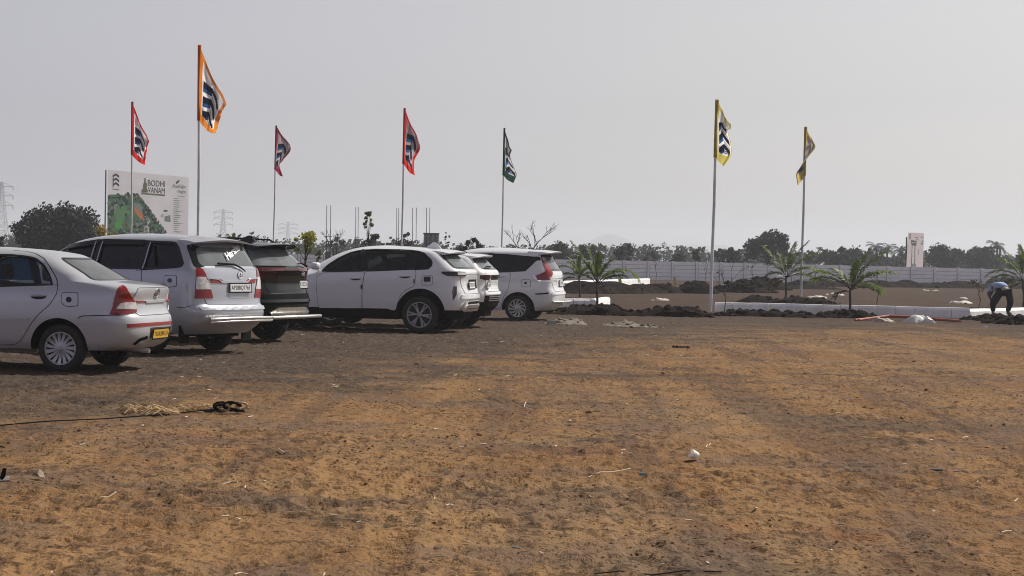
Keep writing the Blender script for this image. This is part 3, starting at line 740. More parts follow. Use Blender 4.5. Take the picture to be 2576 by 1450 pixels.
mb = MB(); c.ribbon(mb, rgl + [rgl[0]], 'B', .05, .003); mb.build('rear_window_frame', M['gloss_black'], c.root)
c.spoiler(-.15, 1.665, -.66, 1.615, .60, M['white'], .03, .10)
c.panel('front_door', c.P(4, [(216, 850), (190, 640), (185, 470), (262, 420), (772, 412), (748, 560), (738, 700), (740, 850)]), 'P', mirror=True)
c.panel('rear_door', c.P(4, [(780, 412), (1398, 386), (1400, 440), (1380, 585), (1290, 620), (1215, 685), (1175, 790), (1152, 885), (1090, 872), (1030, 850), (752, 850), (746, 700), (756, 560)]), 'P', mirror=True)
c.handle(4, (592, 492), (735, 486), None, (665, 496, 62, 17)); c.handle(4, (1196, 467), (1336, 461), None, (1268, 472, 62, 17))
for fl in (False, True):
    mb = MB(); c.sheet(mb, c.P(4, [(728, 565), (742, 565), (744, 620), (730, 620)]), 'P', .012, .01, 0, 2, fl); mb.build('door_edge_guard', M['plastic'], c.root)
    mb = MB(); c.sheet(mb, c.P(4, [(1374, 498), (1387, 498), (1385, 545), (1373, 545)]), 'P', .012, .01, 0, 2, fl); mb.build('door_edge_guard', M['plastic'], c.root)
c.part('sill_strip', M['chrome'], c.P(4, [(215, 846), (1040, 848), (1040, 855), (215, 853)]), 'P', .016, .014, r=1, mirror=True)
c.fuel_flap(4, [(1477, 456), (1605, 456), (1605, 570), (1477, 570)])
c.part('cap_disc', M['ink'], c.P(4, [(1498, 470), (1582, 468), (1582, 530), (1498, 532)]), 'P', .011, .004, r=3)
lampp = [(1705, 410), (1900, 408), (2000, 412), (2010, 462), (1790, 462), (1730, 436)]
for fl in (False, True):
    mb = MB(); c.sheet(mb, c.P(4, lampp), 'P', .014, .016, 0, 3, fl); tl = mb.build('tail_lamp', M['gloss_black'], c.root)
    mb = MB(); c.sheet(mb, c.P(4, [(1905, 418), (1998, 420), (2003, 447), (1907, 450)]), 'P', .019, .006, 0, 2, fl); mb.build('clear_lens', M['clear_lens'], tl)
    mb = MB(); c.sheet(mb, c.P(4, [(1872, 592), (1900, 590), (1897, 690), (1862, 752), (1853, 742), (1862, 640)]), 'P', .010, .012, 0, 2, fl); mb.build('reflector', M['dark_red_lens'], c.root)
    mb = MB(); c.ribbon(mb, c.P(4, [(1858, 760), (1850, 640), (1868, 585), (1905, 582)]), 'P', .012, .006, flip=fl); mb.build('reflector_surround', M['ink'], c.root)
c.part('light_bar', M['chrome'], [(.50, 1.20), (.50, 1.165), (-.50, 1.165), (-.50, 1.20)], 'B', .012, .014, r=.005)
c.panel('tailgate', [(.70, 1.25), (.66, .95), (.58, .78), (-.58, .78), (-.66, .95), (-.70, 1.25)], 'B')
c.part('plate_recess', M['plastic'], [(.32, 1.06), (.36, .88), (-.36, .88), (-.32, 1.06)], 'B', .010, .01, r=.02)
c.plate(4, [(2040, 545), (2105, 540), (2105, 600), (2035, 610)], 'TS07KD4518', 'white_plate', size=(.45, .13))
c.part('bumper_step', M['white'], [(.70, .76), (.74, .68), (-.74, .68), (-.70, .76)], 'B', .03, .035, r=.015)
c.part('bumper_grille', M['gloss_black'], [(.42, .625), (.46, .575), (-.46, .575), (-.42, .625)], 'B', .012, .012, r=.01)
for fl in (False, True):
    mb = MB(); c.sheet(mb, c.P(4, [(1935, 855), (2008, 762), (2030, 762), (1985, 835), (2000, 895), (1985, 898)]), 'P', .02, .02, 0, 2, fl); mb.build('skid_wing', M['steel'], c.root)
c.part('skid_plate', M['steel'], [(.52, .555), (.60, .44), (-.60, .44), (-.52, .555)], 'B', .03, .03, r=.02)
c.part('skid_slot', M['ink'], [(.46, .505), (.48, .485), (-.48, .485), (-.46, .505)], 'B', .034, .01, r=.004)
mb = MB(); mb.add([(-.02, 0, 1.79), (-.08, 0, 1.79), (-.20, .035, 1.66), (-.20, -.035, 1.66), (.14, .035, 1.66), (.14, -.035, 1.66)], [(0, 1, 2, 4), (1, 0, 5, 3), (1, 3, 2), (0, 4, 5), (2, 3, 5, 4)]); mb.build('roof_antenna', M['white'], c.root)
for fl in (1, -1):
    h, n = c.pix(*surv(4, 235, 400)); mb = MB(); vs = []; fs = []
    for i in range(9):
        for k in range(12):
            a = 2 * math.pi * k / 12; b = math.pi * i / 8; e = lambda q, p: math.copysign(abs(q) ** p, q)
            vs.append((h.x + .05 + .09 * e(math.cos(a), .7) * math.sin(b) ** .6, (h.y + .16 + .11 * e(math.sin(a), .7) * math.sin(b) ** .6) * fl, h.z + .10 + .075 * e(math.cos(b), .7)))
    for i in range(8):
        for k in range(12): fs.append((i * 12 + k, (i + 1) * 12 + k, (i + 1) * 12 + (k + 1) % 12, i * 12 + (k + 1) % 12))
    mb.add(vs, fs if fl > 0 else [tuple(reversed(f)) for f in fs]); mb.tube([(h.x + .04, (h.y - .02) * fl, h.z + .02), (h.x + .05, (h.y + .12) * fl, h.z + .06)], .025, 8)
    mb.build('wing_mirror', M['white'], c.root)
mb = MB(); mb.box((-.45, -.1, .34), (.5, .7, .14)); mb.tube([(0, -.7, .34), (0, .7, .34)], .06, 8); mb.build('rear_axle', M['plastic'], c.root)

# ---------------------------------------------------------------- white compact SUV, mostly hidden
prof = dict(
    xr=[(.28, -.55), (.38, -.70), (.5, -.80), (.70, -.835), (.78, -.815), (.9, -.78), (1.03, -.79), (1.13, -.81), (1.19, -.80), (1.25, -.745), (1.40, -.60), (1.50, -.49), (1.545, -.40), (1.58, -.2), (1.60, .2), (1.61, .5)],
    xf=[(.28, 3.2), (.5, 3.4), (.9, 3.3), (1.0, 2.8), (1.1, 2.4), (1.4, 1.85), (1.54, 1.45), (1.59, 1.0), (1.61, .7)],
    w=[(.28, .80), (.45, .88), (.7, .90), (1.0, .89), (1.15, .865), (1.25, .82), (1.4, .745), (1.5, .68), (1.54, .62), (1.575, .50), (1.60, .28), (1.61, .1)],
    cr=.36, nr=2.9, cf=.8)
c = Car('compact_suv', 'white compact sport utility vehicle half hidden behind the side-on white one', CARS, (1171, 820), (0, -.75), rad(11), prof, M['white2'], clad_z=.56)
band = round_poly([(-.25, 1.25), (-.1, 1.46), (.9, 1.51), (1.35, 1.45), (1.85, 1.18), (1.85, 1.10), (.2, 1.14)], .03); c.prism_y(band)
rgl = round_poly([(-.68, 1.265), (.68, 1.265), (.58, 1.495), (-.58, 1.495)], .04); c.prism_x(rgl, -1.4, -.15)
for sd in (1, -1):
    c.well(0, .34, .44, sd); c.well(2.6, .34, .44, sd)
c.body(.85)
c.wheels(2.6, .77, .34, .215, .225, 'pair', 5)
c.seats([(1.5, 2), (.55, 3)], 'seat', .7, 1.2)
for v in ('L', 'R'):
    c.part('window', M['glass_tint2'], band, v, -.012, 0, r=0)
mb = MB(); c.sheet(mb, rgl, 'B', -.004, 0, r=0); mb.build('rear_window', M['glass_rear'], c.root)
mb = MB(); c.ribbon(mb, rgl + [rgl[0]], 'B', .04, .003); mb.build('rear_window_frame', M['gloss_black'], c.root)
c.spoiler(-.12, 1.59, -.70, 1.555, .60, M['white2'], .03, .10)
c.wiper(4, [(2235, 368), (2260, 355), (2300, 362)])
c.part('light_bar', M['gloss_black'], [(.74, 1.135), (.74, 1.035), (-.74, 1.035), (-.74, 1.135)], 'B', .010, .012, r=.01)
for sgn in (1, -1): c.part('tail_lamp', M['dark_red_lens'], [(sgn * .80, 1.13), (sgn * .45, 1.12), (sgn * .45, 1.07), (sgn * .80, 1.05)], 'B', .016, .014, r=.01)
c.ringlogo(4, (2306, 482), .05, .045, 's')
c.panel('tailgate', [(.66, 1.24), (.64, .95), (.58, .79), (-.58, .79), (-.64, .95), (-.66, 1.24)], 'B')
c.part('plate_recess', M['white2'], [(.40, 1.02), (.34, .84), (-.34, .84), (-.40, 1.02)], 'B', .010, .01, r=.02)
c.plate(4, [(2220, 542), (2340, 546), (2344, 610), (2228, 608)], 'TS 08 HU', 'white_plate', size=(.42, .12))
c.part('bumper_step', M['white2'], [(.72, .775), (.74, .72), (-.74, .72), (-.72, .775)], 'B', .028, .03, r=.01)
c.part('bumper_grille', M['plastic'], [(.74, .705), (.74, .56), (-.74, .56), (-.74, .705)], 'B', .010, .01, r=.01)
for zz in (.675, .635, .595): c.part('grille_bar', M['steel'], [(.60, zz + .008), (.60, zz - .008), (-.60, zz - .008), (-.60, zz + .008)], 'B', .02, .012, r=.003)
mb = MB(); mb.box((-.4, 0, .32), (.5, .7, .14)); mb.tube([(0, -.7, .32), (0, .7, .32)], .06, 8); mb.build('rear_axle', M['plastic'], c.root)
mb = MB()
for yy in (.56, -.56): mb.tube([(-.1, yy, 1.56), (.0, yy, 1.62), (.9, yy, 1.63), (1.1, yy, 1.56)], .016, 8)
mb.build('roof_rail', M['gloss_black'], c.root)

# ---------------------------------------------------------------- white seven-seater with red boomerang lamps
prof = dict(
    xr=[(.24, -.66), (.36, -.86), (.48, -.93), (.62, -.935), (.72, -.91), (.82, -.875), (1.0, -.865), (1.12, -.86), (1.2, -.83), (1.27, -.79), (1.45, -.68), (1.58, -.60), (1.63, -.56), (1.67, -.47), (1.71, -.25), (1.735, .05), (1.755, .4), (1.76, .55)],
    xf=[(.24, 3.25), (.5, 3.42), (.85, 3.36), (1.0, 3.0), (1.1, 2.75), (1.2, 2.5), (1.4, 2.12), (1.58, 1.75), (1.68, 1.45), (1.73, 1.15), (1.755, .85), (1.76, .7)],
    w=[(.24, .78), (.36, .83), (.55, .86), (.75, .866), (1.0, .858), (1.17, .83), (1.28, .79), (1.45, .725), (1.57, .68), (1.63, .645), (1.67, .59), (1.71, .48), (1.74, .31), (1.76, .1)],
    cr=.34, nr=3.0, cf=.8)
c = Car('seven_seater', 'white seven-seat car with bright red boomerang tail lamps, beside the young palms', CARS, surv(5, 1010, 1240), (0, .85), rad(13), prof, M['white'])
band = c.xz(5, [(1375, 300), (1372, 262), (1290, 247), (1200, 238), (900, 215), (600, 197)]) + [(1.3, 1.60), (1.75, 1.45), (2.15, 1.22), (2.15, 1.15)] + c.xz(5, [(650, 482), (915, 478), (1140, 468), (1225, 390), (1310, 305)])
band = round_poly(band, .02); c.prism_y(band)
rgl = round_poly([(-.66, 1.235), (.66, 1.235), (.57, 1.575), (-.57, 1.575)], .05); c.prism_x(rgl, -1.4, -.35)
for sd in (1, -1):
    c.well(-.02, .28, .405, sd); c.well(2.74, .29, .40, sd)
c.body(.85)
c.wheels(2.74, .76, .305, .195, .215, 'swirl', 11)
c.seats([(1.6, 2), (.8, 3), (-.1, 2)], 'seat', .7, 1.22)
for v in ('L', 'R'):
    c.part('window', M['glass_tint2'], band, v, -.012, 0, r=0)
    c.part('pillar_trim', M['gloss_black'], c.xz(5, [(760, 480), (765, 206), (810, 209), (810, 480)]), v, .003, .02, r=0)
    mb = MB(); c.ribbon(mb, band + [band[0]], v, .03, .003); mb.build('window_trim', M['gloss_black'], c.root)
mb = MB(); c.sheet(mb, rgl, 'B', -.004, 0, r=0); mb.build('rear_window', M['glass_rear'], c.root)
mb = MB(); c.ribbon(mb, rgl + [rgl[0]], 'B', .05, .003); mb.build('rear_window_frame', M['gloss_black'], c.root)
c.spoiler(-.20, 1.72, -.86, 1.685, .62, M['white'], .03, .06)
lampp = [(1385, 272), (1420, 250), (1455, 285), (1465, 330), (1560, 478), (1568, 520), (1545, 560), (1515, 565), (1520, 610), (1340, 612), (1302, 545), (1440, 490), (1462, 460), (1402, 320)]
for fl in (False, True):
    mb = MB(); c.sheet(mb, c.P(5, lampp), 'P', .014, .018, 0, 3, fl); tl = mb.build('tail_lamp', M['red_lens'], c.root)
    mb = MB(); c.sheet(mb, c.P(5, [(1398, 268), (1420, 254), (1452, 286), (1460, 315), (1412, 318)]), 'P', .019, .006, 0, 3, fl); mb.build('clear_lens', M['clear_lens'], tl)
    mb = MB(); c.sheet(mb, c.P(5, [(1512, 560), (1640, 590), (1612, 618), (1524, 614)]), 'P', .014, .014, 0, 3, fl); mb.build('reversing_lens', M['clear_lens'], c.root)
    mb = MB(); c.ribbon(mb, c.P(5, [(1266, 545), (1300, 590), (1340, 620), (1420, 628), (1640, 626)]), 'P', .022, .010, flip=fl); mb.build('lamp_chrome', M['chrome'], c.root)
    mb = MB(); c.sheet(mb, c.P(5, [(1290, 820), (1320, 818), (1505, 803), (1498, 830), (1305, 838)]), 'P', .012, .014, 0, 2, fl); mb.build('bumper_inlay', M['ink'], c.root)
c.panel('tailgate', [(.66, 1.20), (.64, .95), (.56, .72), (-.56, .72), (-.64, .95), (-.66, 1.20)], 'B')
c.part('plate_recess', M['white'], [(.36, 1.01), (.34, .83), (-.34, .83), (-.36, 1.01)], 'B', .010, .01, r=.02)
c.plate(5, [(1652, 625), (1728, 615), (1733, 695), (1662, 702)], 'TS12EW6', 'white_plate', size=(.42, .13))
c.ringlogo(5, (1722, 545), .055, .045, 's')
c.part('gate_garnish', M['chrome'], [(.52, 1.045), (.52, 1.03), (-.52, 1.03), (-.52, 1.045)], 'B', .014, .012, r=.003)
c.part('bumper_step', M['white'], [(.70, .70), (.74, .64), (-.74, .64), (-.70, .70)], 'B', .02, .025, r=.01)
mb = MB(); mb.tube([(-.86, .70, .46), (-1.04, .55, .46), (-1.06, 0, .46), (-1.04, -.55, .46), (-.96, -.80, .46)], .028, 10)
for yy in (.45, -.45): mb.box((-.98, yy, .44), (.16, .06, .05))
mb.build('bumper_guard', M['steel'], c.root)
c.fuel_flap(5, [(1085, 604), (1223, 602), (1226, 715), (1085, 716)], (1147, 658, 20))
c.panel('rear_door', c.P(5, [(640, 500), (914, 490), (905, 600), (880, 720), (850, 800), (800, 880), (775, 960), (768, 1040), (640, 1050)]), 'P', mirror=True)
c.handle(5, (715, 562), (838, 556))
mb = MB()
for fl in (1, -1):
    c.ribbon(mb, c.P(5, [(380, 195), (600, 190), (860, 203), (1100, 225), (1310, 243)]), 'P', .03, .012, flip=fl < 0)
mb.build('roof_rail', M['white'], c.root)
mb = MB(); mb.box((-.4, 0, .28), (.5, .7, .14)); mb.tube([(0, -.7, .29), (0, .7, .29)], .05, 8); mb.build('rear_axle', M['plastic'], c.root)

# ------------------------------------------------------------------ ground
def _hash(ix, iy, s):
    n = (ix.astype(np.int64) * 374761393 + iy.astype(np.int64) * 668265263 + s * 974711) & 0x7fffffff
    n = ((n ^ (n >> 13)) * 1274126177) & 0x7fffffff
    return ((n ^ (n >> 16)) & 0xffff) / 65535.0
def vnoise(x, y, s=0):
    ix = np.floor(x); iy = np.floor(y); fx = x - ix; fy = y - iy
    fx = fx * fx * (3 - 2 * fx); fy = fy * fy * (3 - 2 * fy); ix = ix.astype(np.int64); iy = iy.astype(np.int64)
    a = _hash(ix, iy, s); b = _hash(ix + 1, iy, s); c_ = _hash(ix, iy + 1, s); d = _hash(ix + 1, iy + 1, s)
    return (a * (1 - fx) + b * fx) * (1 - fy) + (c_ * (1 - fx) + d * fx) * fy
def fbm(x, y, s=0, o=3):
    t = 0; a = .5
    for k in range(o): t = t + a * vnoise(x * 2 ** k + 17 * k, y * 2 ** k - 9 * k, s + k); a *= .5
    return t
def gz(x, y):
    x = np.asarray(x, float); y = np.asarray(y, float)
    near = np.clip((75 - y) / 40, 0, 1) * np.clip((y - 2) / 3, 0, 1)
    big = (fbm(x * .35, y * .35, 3, 3) - .44) * .05
    rough = .35 + 1.1 * fbm(x * .5 + 5, y * .5, 21, 2) ** 1.5 * 2
    c1 = np.abs(fbm(x * 4.0, y * 3.2, 5, 3) - .44) * -.11 + .012
    c2 = (fbm(x * 13, y * 8, 9, 2) - .37) * .052
    # lugs left by tyres: bands of short ridges
    band = np.clip(np.sin((y - .55 * x) * .55 + 2.2 * fbm(x * .2, y * .2, 31, 2) * 2) * 3 - 1.4, 0, 1)
    lug = np.clip(np.sin((y * .9 + x * .35) * 30 + 3 * fbm(x * 2, y * 2, 41, 2)), -.2, 1) * .014
    tr = 0
    for x0, a, b in ((-2.5, .60, .012), (-1.15, .60, .012), (.35, .72, .010), (1.75, .72, .010), (-.6, -.06, .020), (.75, -.06, .020), (-4.2, .95, -.01), (-3.0, .95, -.01)):
        yy = y - 8.9; d = (x - (x0 + a * yy + b * yy * yy)) / math.sqrt(1 + a * a) + .05 * (fbm(y * .8, x * 0 + x0, 61, 2) - .4)
        inb = np.clip(1.4 - np.abs(d) / .10, 0, 1) * np.clip((38 - y) / 12, 0, 1) * (.35 + .9 * vnoise(y * .5, x * 0 + x0 * 3, 63))
        tr = tr + inb * (-.012 + .013 * np.sin(yy * 42 + np.abs(d) * 30)) + np.clip(1 - np.abs(np.abs(d) - .15) / .05, 0, 1) * .010 * np.clip((38 - y) / 12, 0, 1)
    return (big + (c1 + c2) * rough + band * lug + tr) * near - .006
def gz1(x, y): return float(gz(np.array([x]), np.array([y]))[0])

ys = [-300, -60, -15, -4, 0, 2.5, 4.5, 6]
y = 6.8
while y < 46: ys.append(y); y *= 1.0042
while y < 120: ys.append(y); y *= 1.03
while y < 6500: ys.append(y); y *= 1.25
ys.append(7000)
ys = np.array(ys); cs = np.linspace(-1, 1, 470)
cols = np.concatenate([[-9000, -900, -90, -12, -2], cs, [2, 12, 90, 900, 9000]])
nx = len(cols); W = .42 * np.maximum(ys, 6)
XX = np.empty((len(ys), nx)); XX[:, 5:-5] = W[:, None] * cs[None, :]
XX[:, :5] = -W[:, None] + cols[None, :5]; XX[:, -5:] = W[:, None] + cols[None, -5:]
YY = np.repeat(ys[:, None], nx, 1); ZZ = gz(XX, YY)
me = bpy.data.meshes.new('ground'); nv = XX.size; nr_ = len(ys)
i0 = (np.arange(nr_ - 1)[:, None] * nx + np.arange(nx - 1)[None, :]).ravel()
F = np.stack([i0, i0 + 1, i0 + nx + 1, i0 + nx], 1).astype(np.int32)
me.vertices.add(nv); me.vertices.foreach_set('co', np.stack([XX.ravel(), YY.ravel(), ZZ.ravel()], 1).ravel().astype(np.float32))
me.loops.add(F.size); me.loops.foreach_set('vertex_index', F.ravel())
me.polygons.add(len(F)); me.polygons.foreach_set('loop_start', np.arange(0, F.size, 4, dtype=np.int32)); me.polygons.foreach_set('loop_total', np.full(len(F), 4, dtype=np.int32))
me.polygons.foreach_set('use_smooth', np.ones(len(F), bool)); me.update(); me.validate()
gnd = bpy.data.objects.new('ground', me); C.objects.link(gnd); tag(gnd, kind='structure')

def soil_material():
    m, nt, b = _nt('soil'); N = nt.nodes; L = nt.links
    tc = N.new('ShaderNodeTexCoord'); sp = N.new('ShaderNodeSeparateXYZ'); L.new(tc.outputs['Object'], sp.inputs[0])
    def noise(scale, det, rough=.55, sx=1.0, sy=1.0):
        mp = N.new('ShaderNodeMapping'); mp.inputs['Scale'].default_value = (sx, sy, 1); L.new(tc.outputs['Object'], mp.inputs[0])
        n = N.new('ShaderNodeTexNoise'); n.inputs['Scale'].default_value = scale; n.inputs['Detail'].default_value = det; n.inputs['Roughness'].default_value = rough
        L.new(mp.outputs[0], n.inputs['Vector']); return n.outputs['Fac']
    def math_(op, a, b_=None, c_=None):
        n = N.new('ShaderNodeMath'); n.operation = op
        for i, v in enumerate((a, b_, c_)):
            if v is None: continue
            if isinstance(v, (int, float)): n.inputs[i].default_value = v
            else: L.new(v, n.inputs[i])
        return n.outputs[0]
    def ramp(f, lo, hi):
        n = N.new('ShaderNodeMapRange'); n.interpolation_type = 'SMOOTHSTEP'; n.inputs[1].default_value = lo; n.inputs[2].default_value = hi; L.new(f, n.inputs[0]); return n.outputs[0]
    def mix(f, a, b_):
        n = N.new('ShaderNodeMix'); n.data_type = 'RGBA'; L.new(f, n.inputs[0])
        for i, v in ((6, a), (7, b_)):
            if isinstance(v, tuple): n.inputs[i].default_value = (*v, 1)
            else: L.new(v, n.inputs[i])
        return n.outputs[2]
    X, Y = sp.outputs[0], sp.outputs[1]
    n_big = noise(.16, 5, .6); n_mid = noise(.9, 6, .62, .8, 1); n_sm = noise(7, 6, .65); n_fine = noise(38, 4, .6); n_c = noise(.33, 4, .6, .6, 1)
    # imported dark topsoil lies round the parked cars and beyond; the orange murram is bare in front
    l1 = math_('SUBTRACT', Y, math_('MULTIPLY_ADD', X, 2.6, 27.5))
    l2 = math_('SUBTRACT', Y, 41.0)
    e = math_('MAXIMUM', math_('MINIMUM', l1, 99), l2)
    e = math_('ADD', e, math_('MULTIPLY_ADD', n_mid, 22.0, -11.0)); e = math_('ADD', e, math_('MULTIPLY_ADD', n_big, 22.0, -11.0)); e = math_('ADD', e, math_('MULTIPLY_ADD', n_sm, 9.0, -4.5))
    dark = ramp(e, -6.5, 5.5)
    patch = ramp(math_('ADD', math_('MULTIPLY', n_c, .72), math_('MULTIPLY', n_mid, .32)), .535, .64)
    thin = math_('MULTIPLY', patch, .72)
    dk = math_('MAXIMUM', dark, thin)
    orange = mix(ramp(n_mid, .35, .68), (.185, .101, .044), (.258, .140, .061))
    orange = mix(ramp(n_big, .46, .60), orange, (.248, .152, .074))
    orange = mix(math_('MULTIPLY', ramp(noise(.55, 3, .5), .60, .72), .7), orange, (.235, .092, .036))
    # lanes worn by wheels: long soft streaks running away to the right
    mp = N.new('ShaderNodeMapping'); mp.inputs['Rotation'].default_value = (0, 0, rad(32)); mp.inputs['Scale'].default_value = (1.5, .10, 1); L.new(tc.outputs['Object'], mp.inputs[0])
    tn_ = N.new('ShaderNodeTexNoise'); tn_.inputs['Scale'].default_value = 1.0; tn_.inputs['Detail'].default_value = 4; tn_.inputs['Distortion'].default_value = .4; L.new(mp.outputs[0], tn_.inputs['Vector'])
    lane = tn_.outputs['Fac']
    orange = mix(math_('MULTIPLY', ramp(lane, .52, .60), .75), orange, (.265, .152, .068)); orange = mix(math_('MULTIPLY', ramp(lane, .47, .39), .65), orange, (.115, .072, .045))
    orange = mix(math_('MULTIPLY', ramp(noise(.7, 5, .65, .7, 1.2), .47, .60), .62), orange, (.140, .094, .066))      # greyer, scuffed patches
    soil = mix(ramp(n_sm, .3, .7), (.046, .034, .027), (.098, .072, .054))
    far = mix(ramp(n_mid, .35, .7), (.044, .028, .022), (.084, .054, .039))
    soil = mix(ramp(Y, 44, 60), soil, far)
    col = mix(dk, orange, soil)
    n_clod = noise(11, 5, .72, 1, .55); n_c2 = noise(26, 3, .6, 1, .5)
    lo = math_('ADD', n_clod, math_('MULTIPLY_ADD', n_mid, .5, -.25))
    col = mix(math_('MULTIPLY', ramp(lo, .54, .60), .60), col, (.040, .024, .014))        # crumbs of dark soil
    col = mix(math_('MULTIPLY', ramp(n_c2, .56, .63), .60), col, (.038, .023, .014))
    col = mix(math_('MULTIPLY', ramp(noise(9, 5, .7, 1, .6), .56, .66), .40), col, (.29, .170, .085))
    col = mix(math_('MULTIPLY', ramp(noise(45, 2, .5, 1, .4), .71, .76), .3), col, (.42, .35, .27))   # bits of chaff
    L.new(col, b.inputs['Base Color']); b.inputs['Roughness'].default_value = 1; b.inputs['Specular IOR Level'].default_value = .1
    bp = N.new('ShaderNodeBump'); bp.inputs['Strength'].default_value = 1.0; bp.inputs['Distance'].default_value = .045
    h = math_('ADD', math_('MULTIPLY', n_clod, .9), math_('MULTIPLY', n_fine, .25)); L.new(h, bp.inputs['Height']); L.new(bp.outputs[0], b.inputs['Normal'])
    return m
M['soil'] = soil_material(); me.materials.append(M['soil'])

M['dark_soil'] = mat('dark_soil', (.007, .005, .004), 1, spec=.05, var=.5, scale=6, bump=1.0, bscale=14, vcol=(.024, .017, .014))
M['clod'] = mat('soil_clod', (.09, .056, .034), 1, spec=.1, var=.6, scale=1.2, vcol=(.24, .14, .068))
M['straw'] = mat('straw', (.42, .33, .21), .9, var=.4, scale=2, vcol=(.62, .52, .38))
M['pale'] = mat('pale_chip', (.55, .50, .44), .9, var=.3, scale=5)
M['sand'] = mat('cement_sand', (.13, .11, .09), 1, spec=.1, var=.5, scale=9, vcol=(.27, .23, .19), bump=.6, bscale=40)
M['concrete'] = mat('concrete', (.33, .32, .30), .9, var=.25, scale=6, bump=.3, bscale=60)

def lump(mb, c_, r, rng, mi=0, flat=.7):
    """one broken clod: a rough octahedral lump"""
    n = 7; vs = [(c_[0], c_[1], c_[2] + r * flat * rng.uniform(.8, 1.2))]; fs = []
    for lv, (rr, zz) in enumerate(((.8, .45), (1.0, -.1))):
        for i in range(n):
            a = 2 * math.pi * (i + lv * .5) / n + rng.uniform(-.25, .25); q = r * rr * rng.uniform(.7, 1.25)
            vs.append((c_[0] + q * math.cos(a), c_[1] + q * math.sin(a), c_[2] + r * flat * (zz + rng.uniform(-.2, .2))))
    for i in range(n):
        j = (i + 1) % n
        fs.append((0, 1 + i, 1 + j)); fs.append((1 + i, 1 + n + i, 1 + j)); fs.append((1 + j, 1 + n + i, 1 + n + j))
    mb.add(vs, fs, mi)
mb = MB(); rg = random.Random(3)
N_ = 12000
for i in range(N_):
    Y_ = 8.0 * (44 / 8.0) ** (rg.random() ** .8); X_ = rg.uniform(-.36, .36) * Y_
    if fbm(np.array([X_ * .6]), np.array([Y_ * .6]), 77, 2)[0] < .28 + .25 * rg.random(): continue
    r_ = rg.uniform(.004, .012) * (1 + 1.3 * (rg.random() < .02)) * (1 + Y_ / 50)
    lump(mb, (X_, Y_, gz1(X_, Y_)), r_, rg)
tag(mb.build('soil_crumbs', M['clod'], smooth=False), kind='stuff')
mb = MB(); rg = random.Random(5)
for i in range(210):
    Y_ = 8.0 * (38 / 8.0) ** rg.random(); X_ = rg.uniform(-.33, .33) * Y_; z = gz1(X_, Y_) + .008
    ln = rg.uniform(.012, .05) * (1 + Y_ / 50) * (1.8 if rg.random() < .06 else 1); a = rg.uniform(0, 6.28); bnd = rg.uniform(-.5, .5); w_ = rg.uniform(.0025, .006) * (1 + Y_ / 40)
    pts = [(X_ + ln * t * math.cos(a + bnd * t), Y_ + ln * t * math.sin(a + bnd * t), z + .01 * rg.random() * t) for t in (0, .5, 1)]
    mb.tube(pts, w_, 4, 0 if rg.random() < .8 else 1)
tag(mb.build('straw_litter', [M['straw'], M['pale']], smooth=False), kind='stuff')

# ------------------------------------------------------------------ heaps
def heap(name, label, cat, X0, Y0, rx, ry, h, seed, m='dark_soil', rough=1.0, clods=40, group=None, crumb=.10, shape=None):
    n, kk = 44, 16; vs = [(0, 0, 0)]; fs = []
    th = np.linspace(0, 2 * math.pi, n, endpoint=False); rr = np.linspace(0, 1, kk + 1)
    A, B = np.meshgrid(rr, th, indexing='ij'); edge = 1 + .3 * (fbm(np.cos(B) * 2 + seed, np.sin(B) * 2 + seed, seed, 2) - .4)
    x = A * np.cos(B) * rx * edge; y = A * np.sin(B) * ry * edge
    prof_ = np.clip(1 - A ** 1.7, 0, 1)
    pk = shape or (.35, 1.1)
    z = h * prof_ * (pk[0] + pk[1] * fbm(x / max(rx, .3) * 1.8 + seed * 3.1, y / max(ry, .3) * 1.8, seed, 3)) + rough * prof_ ** .5 * h * .35 * (np.abs(fbm(x * 4 / max(h, .3), y * 4 / max(h, .3), seed + 5, 3) - .44) * -2 + .3)
    z = np.where(A >= .999, -.06, z)
    V = np.stack([x, y, z], -1); vs = [tuple(q) for q in V.reshape(-1, 3)]
    for i in range(kk):
        for j in range(n): j2 = (j + 1) % n; fs.append((i * n + j, (i + 1) * n + j, (i + 1) * n + j2, i * n + j2))
    mb = MB(); mb.add(vs, fs); r = random.Random(seed)
    for i in range(clods):
        a = r.uniform(0, 6.28); q = r.random() ** .6 * 1.12; ii = min(kk, int(q * kk)); jj = int(a / 6.2832 * n) % n
        p = V[ii, jj]; lump(mb, (p[0] * (1 if q < 1 else 1.08), p[1], max(0, p[2])), crumb * r.uniform(.4, 1.3), r)
    o = mb.build(name, M[m], None, (X0, Y0, 0), sharp=45); return tag(o, label, cat, group)
def hp(u, v): g = ground(u, v); return g.x, g.y
SOIL = 'heaps and banks of dug dark soil'
